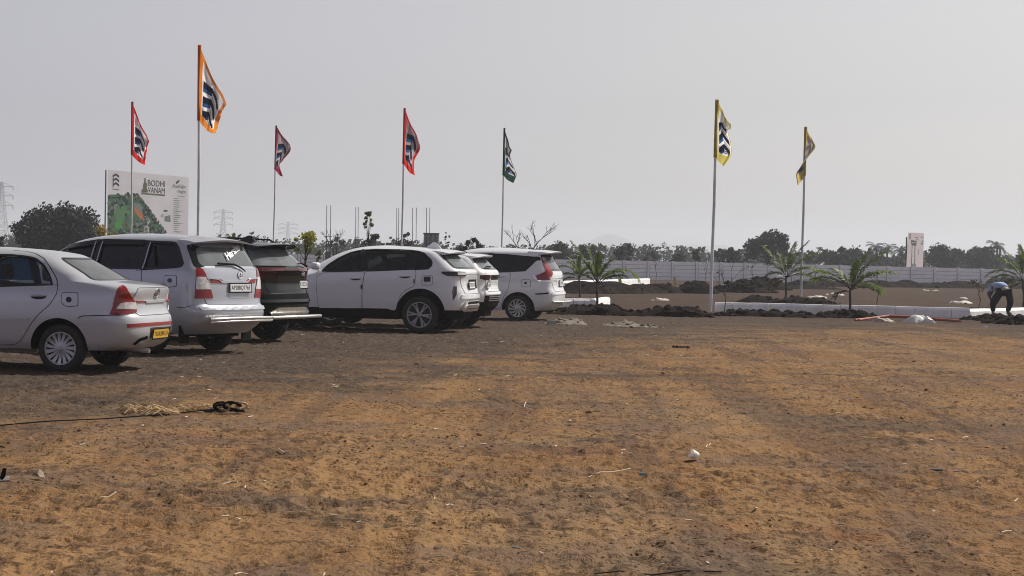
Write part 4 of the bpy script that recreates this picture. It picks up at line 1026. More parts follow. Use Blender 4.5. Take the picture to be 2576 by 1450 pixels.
def berm(label, u0, v0, u1, v1, seed, h=.20, half=.55, n=26, group=SOIL):
    """low ridge of dug soil between two surveyed ends"""
    a = ground(u0, v0); b = ground(u1, v1); d = (b - a); L_ = d.length; t = d.normalized(); q = Vector((-t.y, t.x, 0)); mb = MB(); r = random.Random(seed)
    m_ = max(30, int(L_ / .10)); k = 9; P_ = []
    for i in range(m_ + 1):
        f = i / m_; en = min(1, f * 8, (1 - f) * 8)
        hh = h * (.35 + 1.5 * float(fbm(np.array([f * L_ * 1.3 + seed * 7]), np.array([0.0]), seed, 3)[0])) * en
        for j in range(k):
            s_ = -1 + 2 * j / (k - 1); off = float(fbm(np.array([f * L_ * 2.0]), np.array([j * .9]), seed + 3, 2)[0]) - .37
            z = hh * (1 - s_ * s_) + off * .16 * (1 - s_ ** 4) * en; z = -.05 if abs(s_) == 1 else max(z, .0)
            p = d * f + q * (s_ * half * (1 + .5 * off)); P_.append((p.x, p.y, z))
    fs = [(i * k + j, i * k + k + j, i * k + k + j + 1, i * k + j + 1) for i in range(m_) for j in range(k - 1)]
    fs = [tuple(reversed(f)) for f in fs]
    mb.add(P_, fs)
    for i in range(n): 
        p = P_[r.randrange(len(P_))]; lump(mb, (p[0], p[1], max(.0, p[2])), r.uniform(.04, .13), r)
    return tag(mb.build('soil_bank', M['dark_soil'], None, a, sharp=45), label, 'soil bank', group)
berm('low bank of dark clods running from the last white car to the near flagpole', 1385, 789, 1800, 798, 1, .20, .7, 90)
berm('low bank of dark clods along the foot of the long kerb, beside the near flagpole', 1800, 793, 2060, 799, 2, .13, .5, 70)
berm('bank of dug clods in front of the short kerb end, behind the leaning young palm', 1430, 781, 1520, 783, 3, .10, .4, 24)
berm('dark bank of clods below the distant bright kerb, between the two yellow stakes', 1425, 738, 1700, 736, 4, .45, 1.4, 60)
berm('long low ridge of soil at the foot of the pale wall', 1960, 719, 2600, 727, 5, .40, 1.6, 70)
berm('low strip of dark soil behind the long kerb, under the tall palm', 1860, 759, 2105, 766, 6, .22, .8, 40)
x, y = hp(2130, 799); heap('soil_heap', 'dark heap of clods round the foot of the bushy palm by the long kerb', 'soil heap', x, y, 1.0, .7, .22, 11, clods=60, group=SOIL, crumb=.11)
x, y = hp(1752, 738); heap('soil_heap', 'largest pointed heap of dark soil left of the near flagpole', 'soil heap', x, y, 1.15, 1.1, .62, 12, clods=20, group=SOIL, shape=(.7, .6))
x, y = hp(1875, 736); heap('soil_heap', 'wide lumpy heap of dark soil just right of the near flagpole', 'soil heap', x, y, 1.6, 1.2, .60, 13, clods=50, group=SOIL, crumb=.2)
x, y = hp(1920, 729); heap('soil_heap', 'dark heap with a pale pipe end, left of the tall palm', 'soil heap', x, y, 1.5, 1.2, .75, 14, clods=30, group=SOIL, crumb=.2)
x, y = hp(2005, 722); heap('soil_heap', 'small peaked heap in front of the wall, behind the far flagpole', 'soil heap', x, y, 1.0, 1.0, .5, 15, clods=12, group=SOIL)
x, y = hp(2505, 806); heap('soil_heap', 'heap of dug clods under the feet of the bending man', 'soil heap', x, y, .95, .75, .17, 16, clods=80, group=SOIL, crumb=.09, shape=(.55, .5))
x, y = hp(2572, 815); heap('soil_heap', 'dark clod heap at the right edge, beside the bending man', 'soil heap', x, y, .95, .6, .20, 17, clods=70, group=SOIL, crumb=.14)
x, y = hp(2035, 727); heap('soil_heap', 'flat spill of soil beyond the far flagpole base', 'soil heap', x, y, 2.2, 1.2, .2, 19, clods=20, group=SOIL)
x, y = hp(1428, 817); heap('sand_heap', 'pale cement sand heap lying beside the grey block', 'sand heap', x, y, .50, .5, .17, 21, 'sand', 1.0, 26, crumb=.05, shape=(.5, .9))
x, y = hp(1585, 823); heap('sand_heap', 'pale flattened sand spill right of the grey block', 'sand heap', x, y, .72, .5, .12, 22, 'sand', 1.2, 40, crumb=.05, shape=(.1, 1.3))
x, y = hp(1387, 818); mb = MB(); mb.box((0, 0, .055), (.20, .14, .11), 0, Matrix.Rotation(.2, 3, 'Z'), .97)
tag(mb.build('concrete_block', M['concrete'], None, (x, y, 0), smooth=False), 'small grey concrete block beside the pale sand heap', 'block')

# ------------------------------------------------------------------ small litter
x, y = hp(1747, 1161); mb = MB(); prc = []
for i in range(18):
    for r_, z in ((.026, 0), (.034, .062), (.032, .062), (.024, .003)):
        a = 2 * math.pi * i / 18; j = 1 + .04 * math.sin(i * 2.3); prc.append((r_ * math.cos(a) * j, r_ * math.sin(a), z * (1 - .25 * (i in (3, 4, 5)))))
fs = [(i * 4 + q, ((i + 1) % 18) * 4 + q, ((i + 1) % 18) * 4 + q + 1, i * 4 + q + 1) for i in range(18) for q in range(3)] + [tuple(i * 4 for i in range(18))[::-1]]
mb.add([Matrix.Rotation(.5, 3, 'Z') @ Matrix.Rotation(-1.2, 3, 'Y') @ Vector(p) + Vector((.02, 0, .034)) for p in prc], fs)
tag(mb.build('paper_cup', mat('white_paper', (.90, .89, .86), .7, trans=.3), None, (x, y, gz1(x, y))), 'crushed white paper cup lying on the orange soil', 'cup')
x, y = hp(98, 1207); mb = MB(); lump(mb, (0, 0, .025), .042, random.Random(2), 0, 1.0); tag(mb.build('stone', mat('stone', (.25, .19, .14), .9, var=.3), None, (x, y, gz1(x, y)), smooth=False), 'small tan stone on bare soil near the left edge', 'stone')
x, y = hp(2372, 1189); mb = MB(); mb.box((-.045, 0, .018), (.075, .05, .028), 0); mb.box((.045, .0, .012), (.13, .03, .014), 0); mb.box((.06, -.012, .022), (.09, .008, .006), 1)
tag(mb.build('metal_bracket', [mat('dull_metal', (.06, .075, .075), .5, .5), M['steel']], None, (x, y, gz1(x, y)), smooth=False), 'dark metal bracket lying flat on the soil at the right', 'bracket')
x, y = hp(1617, 1193); mb = MB(); mb.box((0, 0, .012), (.045, .03, .016), 0, Matrix.Rotation(.3, 3, 'Z'), .8); tag(mb.build('plastic_scrap', mat('teal_plastic', (.06, .20, .24), .4), None, (x, y, gz1(x, y))), 'tiny teal plastic scrap on the soil', 'scrap')
x, y = hp(2, 1215); mb = MB(); mb.tube([(0, 0, 0), (.015, 0, .045), (.022, .01, .085)], [.014, .016, .012], 8, 0); mb.tube([(-.05, 0, .02), (.0, 0, .01), (.05, .02, .015)], .018, 6, 1)
tag(mb.build('broken_tool', [M['plastic'], M['pale']], None, (x, y, gz1(x, y))), 'broken dark stub with pale end at the left edge', 'debris')
def stick(label, pts, r, m, name='twig', cat='twig', group=None):
    gs = [ground(*p) for p in pts]; o = gs[0]; mb = MB(); mb.tube([(g.x - o.x, g.y - o.y, gz1(g.x, g.y) + r * 1.2 + (.016 if name == 'wire' else .006)) for g in gs], r, 6)
    return tag(mb.build(name, m, None, (o.x, o.y, 0)), label, cat, group)
M['bark'] = mat('dark_bark', (.045, .030, .020), .9, var=.4)
stick('long thin dark stick at the bottom edge of the lot', [(1495, 1439), (1560, 1437), (1640, 1436), (1720, 1437), (1815, 1440)], .004, M['bark'], 'stick', 'stick')
TW = 'pale dry twigs lying on the soil'
for lab, pts, r_ in (('forked white twig just beyond the crushed paper cup', [(1775, 1132), (1779, 1128), (1782, 1121), (1787, 1116)], .004),
    ('short pale twig standing out on a red soil patch, left one of a pair', [(1092, 1262), (1093, 1254), (1094, 1247)], .004), ('curved pale twig right of the red soil patch', [(1122, 1270), (1130, 1265), (1140, 1263)], .004),
    ('long line of pale chaff leading to the teal scrap', [(1480, 1203), (1510, 1198), (1545, 1193), (1585, 1188)], .004), ('pale slanted twig at the lower right', [(2520, 1342), (2532, 1337), (2545, 1332)], .004),
    ('pale stalk near the dark grey patch at the left', [(252, 1254), (275, 1252), (292, 1249)], .004), ('pale bent stalk at the bottom left edge', [(590, 1445), (605, 1436), (625, 1434)], .004),
    ('flat pale stalk in mid field, left of centre', [(700, 1135), (715, 1138), (728, 1141)], .006), ('flat pale strip left of the grey band of soil', [(558, 1220), (580, 1218), (597, 1219)], .007), ('pale upright stalk in the orange soil near centre', [(1318, 1030), (1321, 1022), (1323, 1014)], .005),
    ('small pale twig pair at the right field', [(2420, 1106), (2435, 1102), (2450, 1102)], .006)):
    stick(lab, pts, r_, M['straw'], group=TW)
x, y = hp(1712, 877); mb = MB(); r = random.Random(8)
for i in range(5): lump(mb, (-.12 + .06 * i, r.uniform(-.03, .03), .02), .045, r)
tag(mb.build('soil_clod', M['dark_soil'], None, (x, y, gz1(x, y)), smooth=False), 'lone dark clod lying on the bare soil in mid field', 'clod')
# coir rope and black wire
M['coir'] = mat('coir', (.34, .22, .10), .95, var=.5, scale=30, vcol=(.58, .42, .24))
rg = random.Random(9); g0 = ground(318, 1043); mb = MB(); path = [(316, 1040), (345, 1034), (380, 1044), (415, 1046), (440, 1040), (465, 1034), (500, 1033), (535, 1031)]
for s_ in range(340):
    t = rg.random() * (len(path) - 1); i = int(t); f = t - i; u = path[i][0] * (1 - f) + path[i + 1][0] * f; v = path[i][1] * (1 - f) + path[i + 1][1] * f
    g = ground(u + rg.gauss(0, 3), v + rg.gauss(0, 2.2)) - g0; a = rg.uniform(-1, 1); ln = rg.uniform(.04, .11)
    g.z = gz1(g.x + g0.x, g.y + g0.y)
    mb.tube([(g.x - ln * math.cos(a), g.y - ln * math.sin(a), g.z + .005), (g.x, g.y, g.z + rg.uniform(.01, .06)), (g.x + ln * math.cos(a), g.y + ln * math.sin(a), g.z + rg.uniform(0, .03))], rg.uniform(.003, .007), 4)
tag(mb.build('frayed_rope', M['coir'], None, (g0.x, g0.y, 0), smooth=False), 'frayed straw-coloured rope lying across the dark soil', 'rope')
stick('thin black wire stretched over the soil from the left edge to the rope', [(-20, 1074), (120, 1066), (260, 1058), (400, 1049), (520, 1040), (560, 1034)], .006, M['plastic'], 'wire', 'wire')
g0 = ground(575, 1045); mb = MB(); rg = random.Random(4)
for i in range(6):
    cx = rg.uniform(-.10, .16); cz = .03 + .05 * max(0, cx) * 6 * rg.random(); rr_ = rg.uniform(.04, .07)
    mb.tube([(cx + rr_ * math.cos(q), rg.uniform(-.02, .02), cz + rr_ * .7 * (1 + math.sin(q)) * .8) for q in np.linspace(0, 6, 10)], .012, 6, 0 if i % 3 else 1)
for i in range(8): lump(mb, (rg.uniform(-.2, .1), rg.uniform(-.08, .08), .02), rg.uniform(.02, .045), rg, 0)
tag(mb.build('knotted_strap', [M['plastic'], M['coir']], None, (g0.x, g0.y, gz1(g0.x, g0.y))), 'black knotted strap bundle at the end of the frayed rope', 'strap')

# ------------------------------------------------------------------ compound wall of precast slabs
M['wall_white'] = mat('whitewashed_slab', (.93, .935, .95), .85, var=.14, scale=.8, bump=.2, bscale=12)
M['wall_joint_shade'] = mat('slab_joint_shade', (.34, .34, .37), .9)
M['wall_post'] = mat('whitewashed_post', (.90, .90, .92), .85, var=.14, scale=1.5)
def fence_pt(i): return Vector((-24.2 + 1.94 * i, 140.0 + 10.0 * i / 42, -.02 - .20 * max(0, i - 22) / 20))
wall = thing('compound_wall', 'long low whitewashed wall of stacked precast slabs between posts', 'wall', fence_pt(0))
for i in range(44):
    p = fence_pt(i) - fence_pt(0); q = fence_pt(i + 1) - fence_pt(0); a = math.atan2(q.y - p.y, q.x - p.x); rz = Matrix.Rotation(a, 3, 'Z')
    mb = MB(); mb.box((0, 0, .74), (.17, .26, 1.60), 0, rz); mb.build('post', M['wall_post'], wall, p, smooth=False)
    if i == 43: break
    mb = MB(); m_ = (p + q) / 2
    for k in range(5): mb.box((0, R.uniform(-.012, .012) + (.0 if k % 2 else .012), .15 + .30 * k), (1.69, .07, .275), 0, rz)
    mb.box((0, .0, .75), (1.81, .015, 1.5), 1, rz)  # darker backing sheet: shadow lines beside posts and between slabs put in as colour
    mb.build('panel', [M['wall_white'], M['wall_joint_shade']], wall, m_, smooth=False)

# ------------------------------------------------------------------ kerbs
M['kerb'] = mat('white_kerb_concrete', (.88, .87, .86), .85, var=.12, scale=2.5, bump=.25, bscale=25)
def kerb_row(label, a, b, n, h, d, side=1, ch=.07):
    """row of bevelled precast kerbstones from a to b; side=+1 puts the bevel on the right hand of a->b"""
    L_ = (b - a); t = L_.normalized(); q = Vector((t.y, -t.x, 0)) * side; root = thing('kerb', label, 'kerb', (a.x, a.y, 0)); w_ = L_.length / n
    for i in range(n):
        dz = R.uniform(-.006, .006); dq = R.uniform(-.008, .008); g = .008
        prof_ = [(.0, -.05), (.0, h - ch), (ch * .7, h), (d, h), (d, -.05)]
        vs = []; 
        for x in (w_ * i + g, w_ * (i + 1) - g):
            for yy, zz in prof_: vs.append(t * x + q * (-yy + dq) + Vector((0, 0, zz + (dz if zz > 0 else 0))))
        fs = [(k, (k + 1) % 5, 5 + (k + 1) % 5, 5 + k) for k in range(5)] + [(4, 3, 2, 1, 0), (5, 6, 7, 8, 9)]
        if side > 0: fs = [tuple(reversed(f)) for f in fs]
        mb = MB(); mb.add(vs, fs); mb.build('kerbstone', M['kerb'], root, smooth=False)
    return root
a = ground(1797, 785); b = ground(2440, 800.5); kerb_row('long white kerb running from the near flagpole towards the bending man', a, b, 14, .29, .30, 1)
a = ground(2441, 800.5); b = ground(2660, 793); kerb_row('end of the white kerb behind the bending man at the right edge', a, b, 4, .25, .30, 1)
mb = MB(); e_ = ground(1797, 785)
a = ground(1360, 773); b = ground(1497, 775); kerb_row('short grey-sided kerb behind the last white car', a, b, 5, .28, .2, 1)
a = ground(1500, 776.5); b = ground(1535, 769); kerb_row('two bright kerbstones turning the corner behind the young palms', a, b, 2, .28, .2, 1)
a = ground(1300, 730); b = ground(1635, 715); kerb_row('bright sunlit kerb in the distance left of the wall', a, b, 9, .36, .25, 1)
a = ground(1985 - 160, 729); b = ground(1985 - 115, 728); kerb_row('short length of white kerb among the dark heaps', a, b, 2, .3, .25, 1)
for u, v, lab in ((1560, 726, 'yellow wooden stake at the left end of the far soil bank'), (1697, 724, 'yellow wooden stake leaning at the right end of the far soil bank')):
    g = ground(u, v + 2); mb = MB(); mb.box((0, 0, .20), (.16, .12, .72), 0, Matrix.Rotation(-.12, 3, 'Y'))
    tag(mb.build('stake', mat('yellow_paint', (.48, .40, .14), .7, var=.3), None, (g.x, g.y, .1), smooth=False), lab, 'stake', 'yellow marker stakes')
g = ground(1951, 722); mb = MB(); mb.tube([(0, 0, 0), (0, 0, .35), (.0, .05, .55)], .10, 10); mb.tube([(.1, 0, .55), (.8, .2, .62), (1.3, .3, .75)], .05, 8)
tag(mb.build('pipe', M['kerb'], None, (g.x, g.y, .1)), 'pale pipe end standing in the heap left of the tall palm', 'pipe')
# orange pipe and sheets by the kerb
M['orange_pipe'] = mat('orange_pipe', (.34, .085, .045), .5, var=.2)
g0 = ground(2150, 808); mb = MB()
gs = [ground(*p) - g0 for p in ((2160, 808), (2200, 806), (2235, 805), (2300, 806), (2360, 810), (2420, 812))]
mb.tube([(g.x, g.y, z) for g, z in zip(gs, (.03, .07, .11, .10, .07, .04))], .030, 8); mb.tube([(g.x - .05, g.y + .25, z) for g, z in zip(gs, (.02, .05, .07, .07, .05, .03))], .028, 8)
tag(mb.build('orange_pipe', M['orange_pipe'], None, (g0.x, g0.y, 0)), 'orange plastic pipe bent along the foot of the long kerb', 'pipe')
def sheet_heap(u, v, w_, d_, h, seed, label, m):
    g = ground(u, v); n = 14; P_ = []
    for i in range(n):
        for j in range(n):
            x = (i / (n - 1) - .5) * w_; y = (j / (n - 1) - .5) * d_; jag = .55 + .9 * float(fbm(np.array([math.atan2(y, x) * 1.5 + seed]), np.array([0.0]), seed, 2)[0]); e = max(0, 1 - (2 * x / w_ / jag) ** 2 - (2 * y / d_ / jag) ** 2) ** .5
            P_.append((x + .04 * math.sin(j * 2.1), y, e * h * (-.4 + 3.0 * float(fbm(np.array([x * 9]), np.array([y * 9]), seed, 3)[0])) + (.012 if e > 0 else -.05)))
    fs = [(i * n + j, (i + 1) * n + j, (i + 1) * n + j + 1, i * n + j + 1) for i in range(n - 1) for j in range(n - 1)]
    mb = MB(); mb.add(P_, fs); return tag(mb.build('plastic_sack', m, None, (g.x, g.y, 0), sharp=50), label, 'sack')
M['sack'] = mat('white_sack', (.62, .60, .58), .7, var=.2)
sheet_heap(2315, 811, .95, .5, .14, 3, 'crumpled white sack lying below the orange pipe', M['sack'])
sheet_heap(2220, 810, .65, .4, .08, 4, 'tan sack at the left end of the orange pipe', mat('tan_sack', (.40, .34, .28), .8, var=.3))
LIT = 'scraps of white litter beyond the long kerb'
for u, v, w_, lab in ((2100, 743, .9, 'white cloth scrap on the dark field right of the far flagpole'), (2052, 750, 1.0, 'pale tan scrap beyond the long kerb, left of the bushy palm'), (2422, 753, .45, 'small white scrap on the dark field before the bending man'), (2418, 763, 1.0, 'yellowish scrap on the dark field near the bending man'), (2330, 732, .5, 'white scrap below the wall, left one'), (2355, 733, .5, 'white scrap below the wall, right one'), (1660, 757, .7, 'grey scrap on the bare field left of the near flagpole'), (2474, 824, .18, 'white scrap on the clods by the bending man')):
    o = sheet_heap(u, v, w_, w_ * .8, .03 + .05 * w_, int(u), lab, M['pale'] if u not in (2474, 2422) else M['sack']); o.name = 'litter'; o['category'] = 'litter'; o['group'] = LIT

# ------------------------------------------------------------------ flags
M['pole'] = mat('white_painted_pole', (.66, .66, .68), .45, var=.2, scale=2)
def fabric(name, col, tr=.62): return mat(name, col, .85, var=.10, scale=5, trans=tr)
CL = {k: fabric('cloth_' + k, v) for k, v in dict(orange=(.70, .24, .035), red=(.55, .030, .026), maroon=(.28, .030, .065), green=(.020, .050, .038), yellow=(.58, .49, .13), white=(.82, .82, .84), grey=(.50, .49, .52), navy=(.010, .012, .026), blue=(.020, .095, .24), mauve=(.42, .34, .36), taupe=(.16, .14, .12), ink=(.02, .018, .02)).items()}
FLAGG = 'advertising flags on thin white poles'
def flag(label, top, bot, base_v, col, fly, hoist, seed, field='white', amp=.10, rad_=.032, depthdir=1, stripe='navy'):
    """a limp flag: top/bot are the surveyed pole ends; fly = fly-edge points (t, right, down) in metres from the hoist top"""
    g = ground(bot[0] + (bot[0] - top[0]) * 0, base_v); Yd = g.y
    tp = at_depth(top[0], top[1], Yd); k_ = (bot[1] - top[1]) / (base_v - top[1])
    bx = at_depth(top[0] + (bot[0] - top[0]) / k_, base_v, Yd); bx.z = 0
    root = thing('flagpole', label, 'flag', (bx.x, Yd, 0), 0, FLAGG)
    tl = Vector((tp.x - bx.x, 0, tp.z)); mb = MB(); pts = [tl * t for t in (0, .25, .5, .75, 1.0)]; pts[2] += Vector((.012, 0, 0))
    pts[0].z = -.1; mb.tube(pts, [rad_ * 1.1, rad_, rad_, rad_ * .9, rad_ * .8], 10); mb.build('pole', M['pole'], root)
    dn = -tl.normalized(); ts = [q[0] for q in fly]; fx = [q[1] for q in fly]; fz = [q[2] for q in fly]; rn = random.Random(seed); ph = [rn.uniform(0, 6.28) for _ in range(4)]
    def cloth(s, t):
        a = dn * (hoist * t); x1 = float(pchip(ts, fx, [t])[0]); z1 = float(pchip(ts, fz, [t])[0])
        sx = s ** 1.0; x = a.x * (1 - s) + s * x1; z = a.z * (1 - s) - z1 * s
        z -= .06 * math.sin(math.pi * s); x += .025 * math.sin(9 * s + 4 * t + ph[0]) * s
        y = amp * (s ** .8) * (math.sin(7.0 * s + 5.5 * t + ph[1]) + .45 * math.sin(15 * s - 6 * t + ph[2]) + .25 * math.sin(24 * t + 5 * s + ph[3]) + .16 * math.sin(30 * s + 9 * t + ph[0]))
        y += depthdir * .55 * s * math.sin(math.pi * t) * .6
        return Vector((x + tl.x, -y * 1.0 - rad_ * (1 - s), z + tl.z))
    mb2 = MB(); mb2.tube([tl + dn * q for q in (-.01, hoist * .5, hoist)], rad_ * 1.25, 10); mb2.build('flag_sleeve', CL[col], root)
    names = [col, field, stripe, 'blue' if stripe == 'navy' else field, 'grey', 'ink']
    def design(s, t):
        if s < .14 or s > .90 or t < .09 or t > .86: return 0
        u = (s - .52) / .34; v = t
        for v0 in (.20, .42, .64):                     # three stacked roof-like chevrons
            lo = v0 + .15 * abs(u)
            if abs(u) < .95:
                if lo - .07 <= v < lo: return 4 if u > 0 else 1
                if lo <= v < lo + .10: return 2
                if lo + .10 <= v < lo + .16 and u < 0: return 3
        return 1
    nu, nv_ = 56, 84; vs = []; fs = []; ms = []
    for j in range(nv_ + 1):
        for i in range(nu + 1): vs.append(cloth(i / nu, j / nv_))
    for j in range(nv_):
        for i in range(nu):
            fs.append((j * (nu + 1) + i, (j + 1) * (nu + 1) + i, (j + 1) * (nu + 1) + i + 1, j * (nu + 1) + i + 1)); ms.append(design((i + .5) / nu, (j + .5) / nv_))
    mb = MB(); mb.add(vs, fs); mb.m = ms
    vt, ft = text_tris('DHARENYA', 1.0, 0, .015); x0 = min(p[0] for p in vt); x1 = max(p[0] for p in vt)
    for sgn in (1, -1):                                 # the print shows on both faces
        P_ = []
        for p in vt:
            s = .17 + .70 * (p[0] - x0) / (x1 - x0); t = .795 - p[1] * .12
            q = cloth(s, t); n_ = (cloth(s + .01, t) - q).cross(cloth(s, t + .01) - q).normalized(); P_.append(q + n_ * .004 * sgn)
        o = len(mb.f); mb.add(P_, ft, 5)
    f_ = mb.build('flag_cloth', [CL[k] for k in names], root, sharp=None)
    return root
flag('tallest flag, orange bordered, white field with dark roof emblem, over the silver people carrier', (502, 115), (498, 587), 785, 'orange', [(0, .71, 1.48), (.35, .66, 1.72), (.7, .52, 2.05), (1, .40, 2.20)], 1.88, 1, rad_=.036)
flag('red bordered flag standing in front of the large billboard', (333, 257), (330, 585), 735, 'red', [(0, .64, 1.45), (.4, .66, 1.72), (.75, .55, 2.02), (1, .48, 2.28)], 1.92, 2, rad_=.034)
flag('small maroon bordered flag above the black vehicle', (695, 317), (688, 590), 726, 'maroon', [(0, .62, .80), (.2, .68, 1.02), (.55, .36, 1.50), (.8, .18, 1.75), (1, .30, 2.18)], 1.88, 3, 'mauve', .06)
flag('bright red bordered flag above the side-on white car', (1018, 273), (1010, 615), 757, 'red', [(0, .50, 1.05), (.22, .58, 1.32), (.6, .36, 1.78), (.85, .33, 2.02), (1, .36, 2.24)], 1.86, 4, 'mauve', .07)
flag('narrow dark green flag above the seven-seat car', (1269, 323), (1262, 617), 745, 'green', [(0, .30, .86), (.3, .22, 1.10), (.6, .42, 1.62), (.8, .52, 1.84), (1, .42, 2.16)], 1.86, 5, 'grey', .05)
flag('yellow bordered flag on the pole nearest the long kerb end', (1804, 252), (1787, 785), 785, 'yellow', [(0, .42, .72), (.16, .38, .88), (.34, .28, .92), (.6, .42, 1.35), (.8, .48, 1.62), (1, .28, 1.98)], 1.72, 6, 'white', .06, .046)
flag('yellow flag wrapped round the pole beside the tall palm', (2027, 320), (2014, 757), 757, 'yellow', [(0, .32, .55), (.15, .40, .78), (.4, .10, 1.20), (.65, -.22, 1.62), (.85, -.40, 1.95), (1, -.30, 2.36)], 1.98, 7, 'mauve', .06, .05, 1, 'taupe')

# ------------------------------------------------------------------ billboards
M['hoarding'] = mat('hoarding_vinyl', (.86, .84, .85), .6, var=.05, scale=.7, trans=.4)
M['print_green'] = mat('print_green', (.05, .13, .075), .6, var=.3, scale=3); M['print_dark'] = mat('print_dark_green', (.012, .026, .018), .6)
M['print_mid'] = mat('print_mid_green', (.075, .19, .075), .6); M['print_bright'] = mat('print_bright_green', (.06, .25, .04), .6)
M['print_orange'] = mat('print_orange', (.42, .15, .05), .6); M['print_grey'] = mat('print_grey', (.16, .19, .19), .6); M['print_ink'] = mat('print_ink', (.04, .05, .055), .6)
M['print_olive'] = mat('print_olive', (.10, .105, .055), .6); M['print_pale'] = mat('print_pale', (.36, .36, .33), .6); M['print_navy'] = mat('print_navy', (.02, .022, .04), .6)
class Board:
    def __init__(s, name, label, z6, tl, tr, br, bl, Yl, Yr):
        s.z6 = z6; s.tl = at_depth(*s.px(*tl), Yl); s.tr = at_depth(*s.px(*tr), Yr)
        s.root = thing(name, label, 'billboard', (s.tl.x, s.tl.y, 0))
        s.n = (s.tr - s.tl).cross(Vector((0, 0, -1))); s.n.z = 0; s.n.normalize(); s.n = s.n if s.n.y < 0 else -s.n
    def px(s, x, y): k, ox, oy = s.z6; return ((x / k + ox) / K, (y / k + oy) / K)
    def hit(s, x, y, off=0.0):
        d = ray(*s.px(x, y)); o = Vector((0, 0, CAMH)); t = (s.tl - o).dot(s.n) / d.dot(s.n); return o + d * t + s.n * off - Vector((s.tl.x, s.tl.y, 0))
    def poly(s, mb, pts, mi, off):
        v2, fs = fill2d(pts, 1e6) if len(pts) > 4 else (pts, [tuple(range(len(pts)))])
        P_ = [s.hit(*p, off) for p in v2]; out = []
        for f in fs:
            a, b, c_ = (P_[i] for i in f[:3])
            out.append(f if (b - a).cross(c_ - a).dot(s.n) > 0 else tuple(reversed(f)))
        mb.add(P_, out, mi)
    def text(s, mb, body, p0, p1, hgt, mi, off, shear=0.0):
        """text between two points of its baseline, hgt in survey units"""
        vs, fs = text_tris(body, 1.0, shear, .0); x0 = min(p[0] for p in vs); x1 = max(p[0] for p in vs); y0 = min(p[1] for p in vs); y1 = max(p[1] for p in vs); P_ = []
        for p in vs:
            f = (p[0] - x0) / (x1 - x0); P_.append(s.hit(p0[0] + (p1[0] - p0[0]) * f, p0[1] + (p1[1] - p0[1]) * f - hgt * (p[1] - y0) / (y1 - y0), off))
        mb.add(P_, fs, mi)
def chevrons(bd, mb, x0, x1, y0, y1, skew, off, mi):
    xm = (x0 + x1) / 2; n = 3; st = (y1 - y0) / 3.2
    for k in range(n):
        yy = y0 + st * k
        bd.poly(mb, [(x0, yy + st * .45), (xm, yy), (xm, yy + st * .45), (x0, yy + st * .9)], mi, off); bd.poly(mb, [(xm, yy), (x1, yy + st * .45 + skew), (x1, yy + st * .9 + skew), (xm, yy + st * .45)], mi, off)
bd = Board('billboard', 'large white billboard with a green site map, behind the silver people carrier', (4.834, 400, 660), (150, 80), (1705, 225), (1690, 1400), (130, 1330), 105, 110.5)
mb = MB(); fr = [(150, 80), (1705, 225), (1690, 1420), (135, 1420)]
P_ = [bd.hit(*p, 0) for p in fr] + [bd.hit(*p, -.02) for p in fr]
mb.add(P_, [(3, 2, 1, 0), (4, 5, 6, 7), (0, 1, 5, 4), (1, 2, 6, 5), (2, 3, 7, 6), (3, 0, 4, 7)]); mb.build('panel', M['hoarding'], bd.root, smooth=False)
mb = MB()
for x in (140, 680, 1200, 1690):
    p = bd.hit(x, 90 + 145 * (x - 150) / 1555, -.14); mb = MB(); mb.tube([(p.x, p.y, 0), (p.x, p.y, p.z)], .04, 8); mb.build('post', mat('steel_post', (.20, .20, .21), .6), bd.root)
mb = MB(); bd.poly(mb, [(160, 580), (240, 560), (400, 575), (560, 580), (620, 560), (710, 535), (800, 650), (890, 770), (930, 830), (1000, 920), (1060, 1050), (1130, 1130), (1190, 1170), (1245, 1260), (1250, 1420), (140, 1420), (140, 640)], 0, .006)
bd.poly(mb, [(240, 740), (350, 770), (470, 800), (560, 860), (575, 930), (480, 990), (420, 1080), (300, 1060), (260, 950), (250, 850)], 2, .010)
bd.poly(mb, [(290, 1080), (400, 1060), (430, 1140), (410, 1230), (300, 1240), (255, 1130)], 3, .013)
bd.poly(mb, [(630, 790), (720, 850), (820, 950), (840, 1080), (780, 1060), (660, 900)], 4, .011); bd.poly(mb, [(640, 730), (760, 740), (850, 880), (835, 960), (720, 850), (640, 790)], 5, .011)
bd.poly(mb, [(820, 1290), (860, 1150), (920, 1060), (960, 1050), (940, 1200), (930, 1420), (820, 1420)], 6, .012); bd.poly(mb, [(250, 730), (340, 740), (350, 790), (270, 880)], 5, .014)
rg = random.Random(12)
zone = [(150, 580), (710, 540), (890, 770), (1060, 1050), (1240, 1260), (1240, 1400), (150, 1400)]
def inz(x, y):
    c_ = False
    for i in range(len(zone)):
        x1, y1 = zone[i]; x2, y2 = zone[i - 1]
        if (y1 > y) != (y2 > y) and x < (x2 - x1) * (y - y1) / (y2 - y1) + x1: c_ = not c_
    return c_
k_ = 0
while k_ < 300:
    x, y = rg.uniform(140, 1250), rg.uniform(550, 1410)
    if not inz(x, y): continue
    core = (250 < x < 830 and 740 < y < 1060) or (260 < x < 430 and 1000 < y < 1250)
    if core and rg.random() < .86: k_ += 1; continue
    r_ = rg.uniform(16, 42); n = 9
    bd.poly(mb, [(x + r_ * rg.uniform(.6, 1.1) * math.cos(6.283 * q / n), y + r_ * rg.uniform(.7, 1.3) * math.sin(6.283 * q / n)) for q in range(n)], rg.choice([1, 1, 0, 7, 1, 5]), .016 + .00003 * k_); k_ += 1
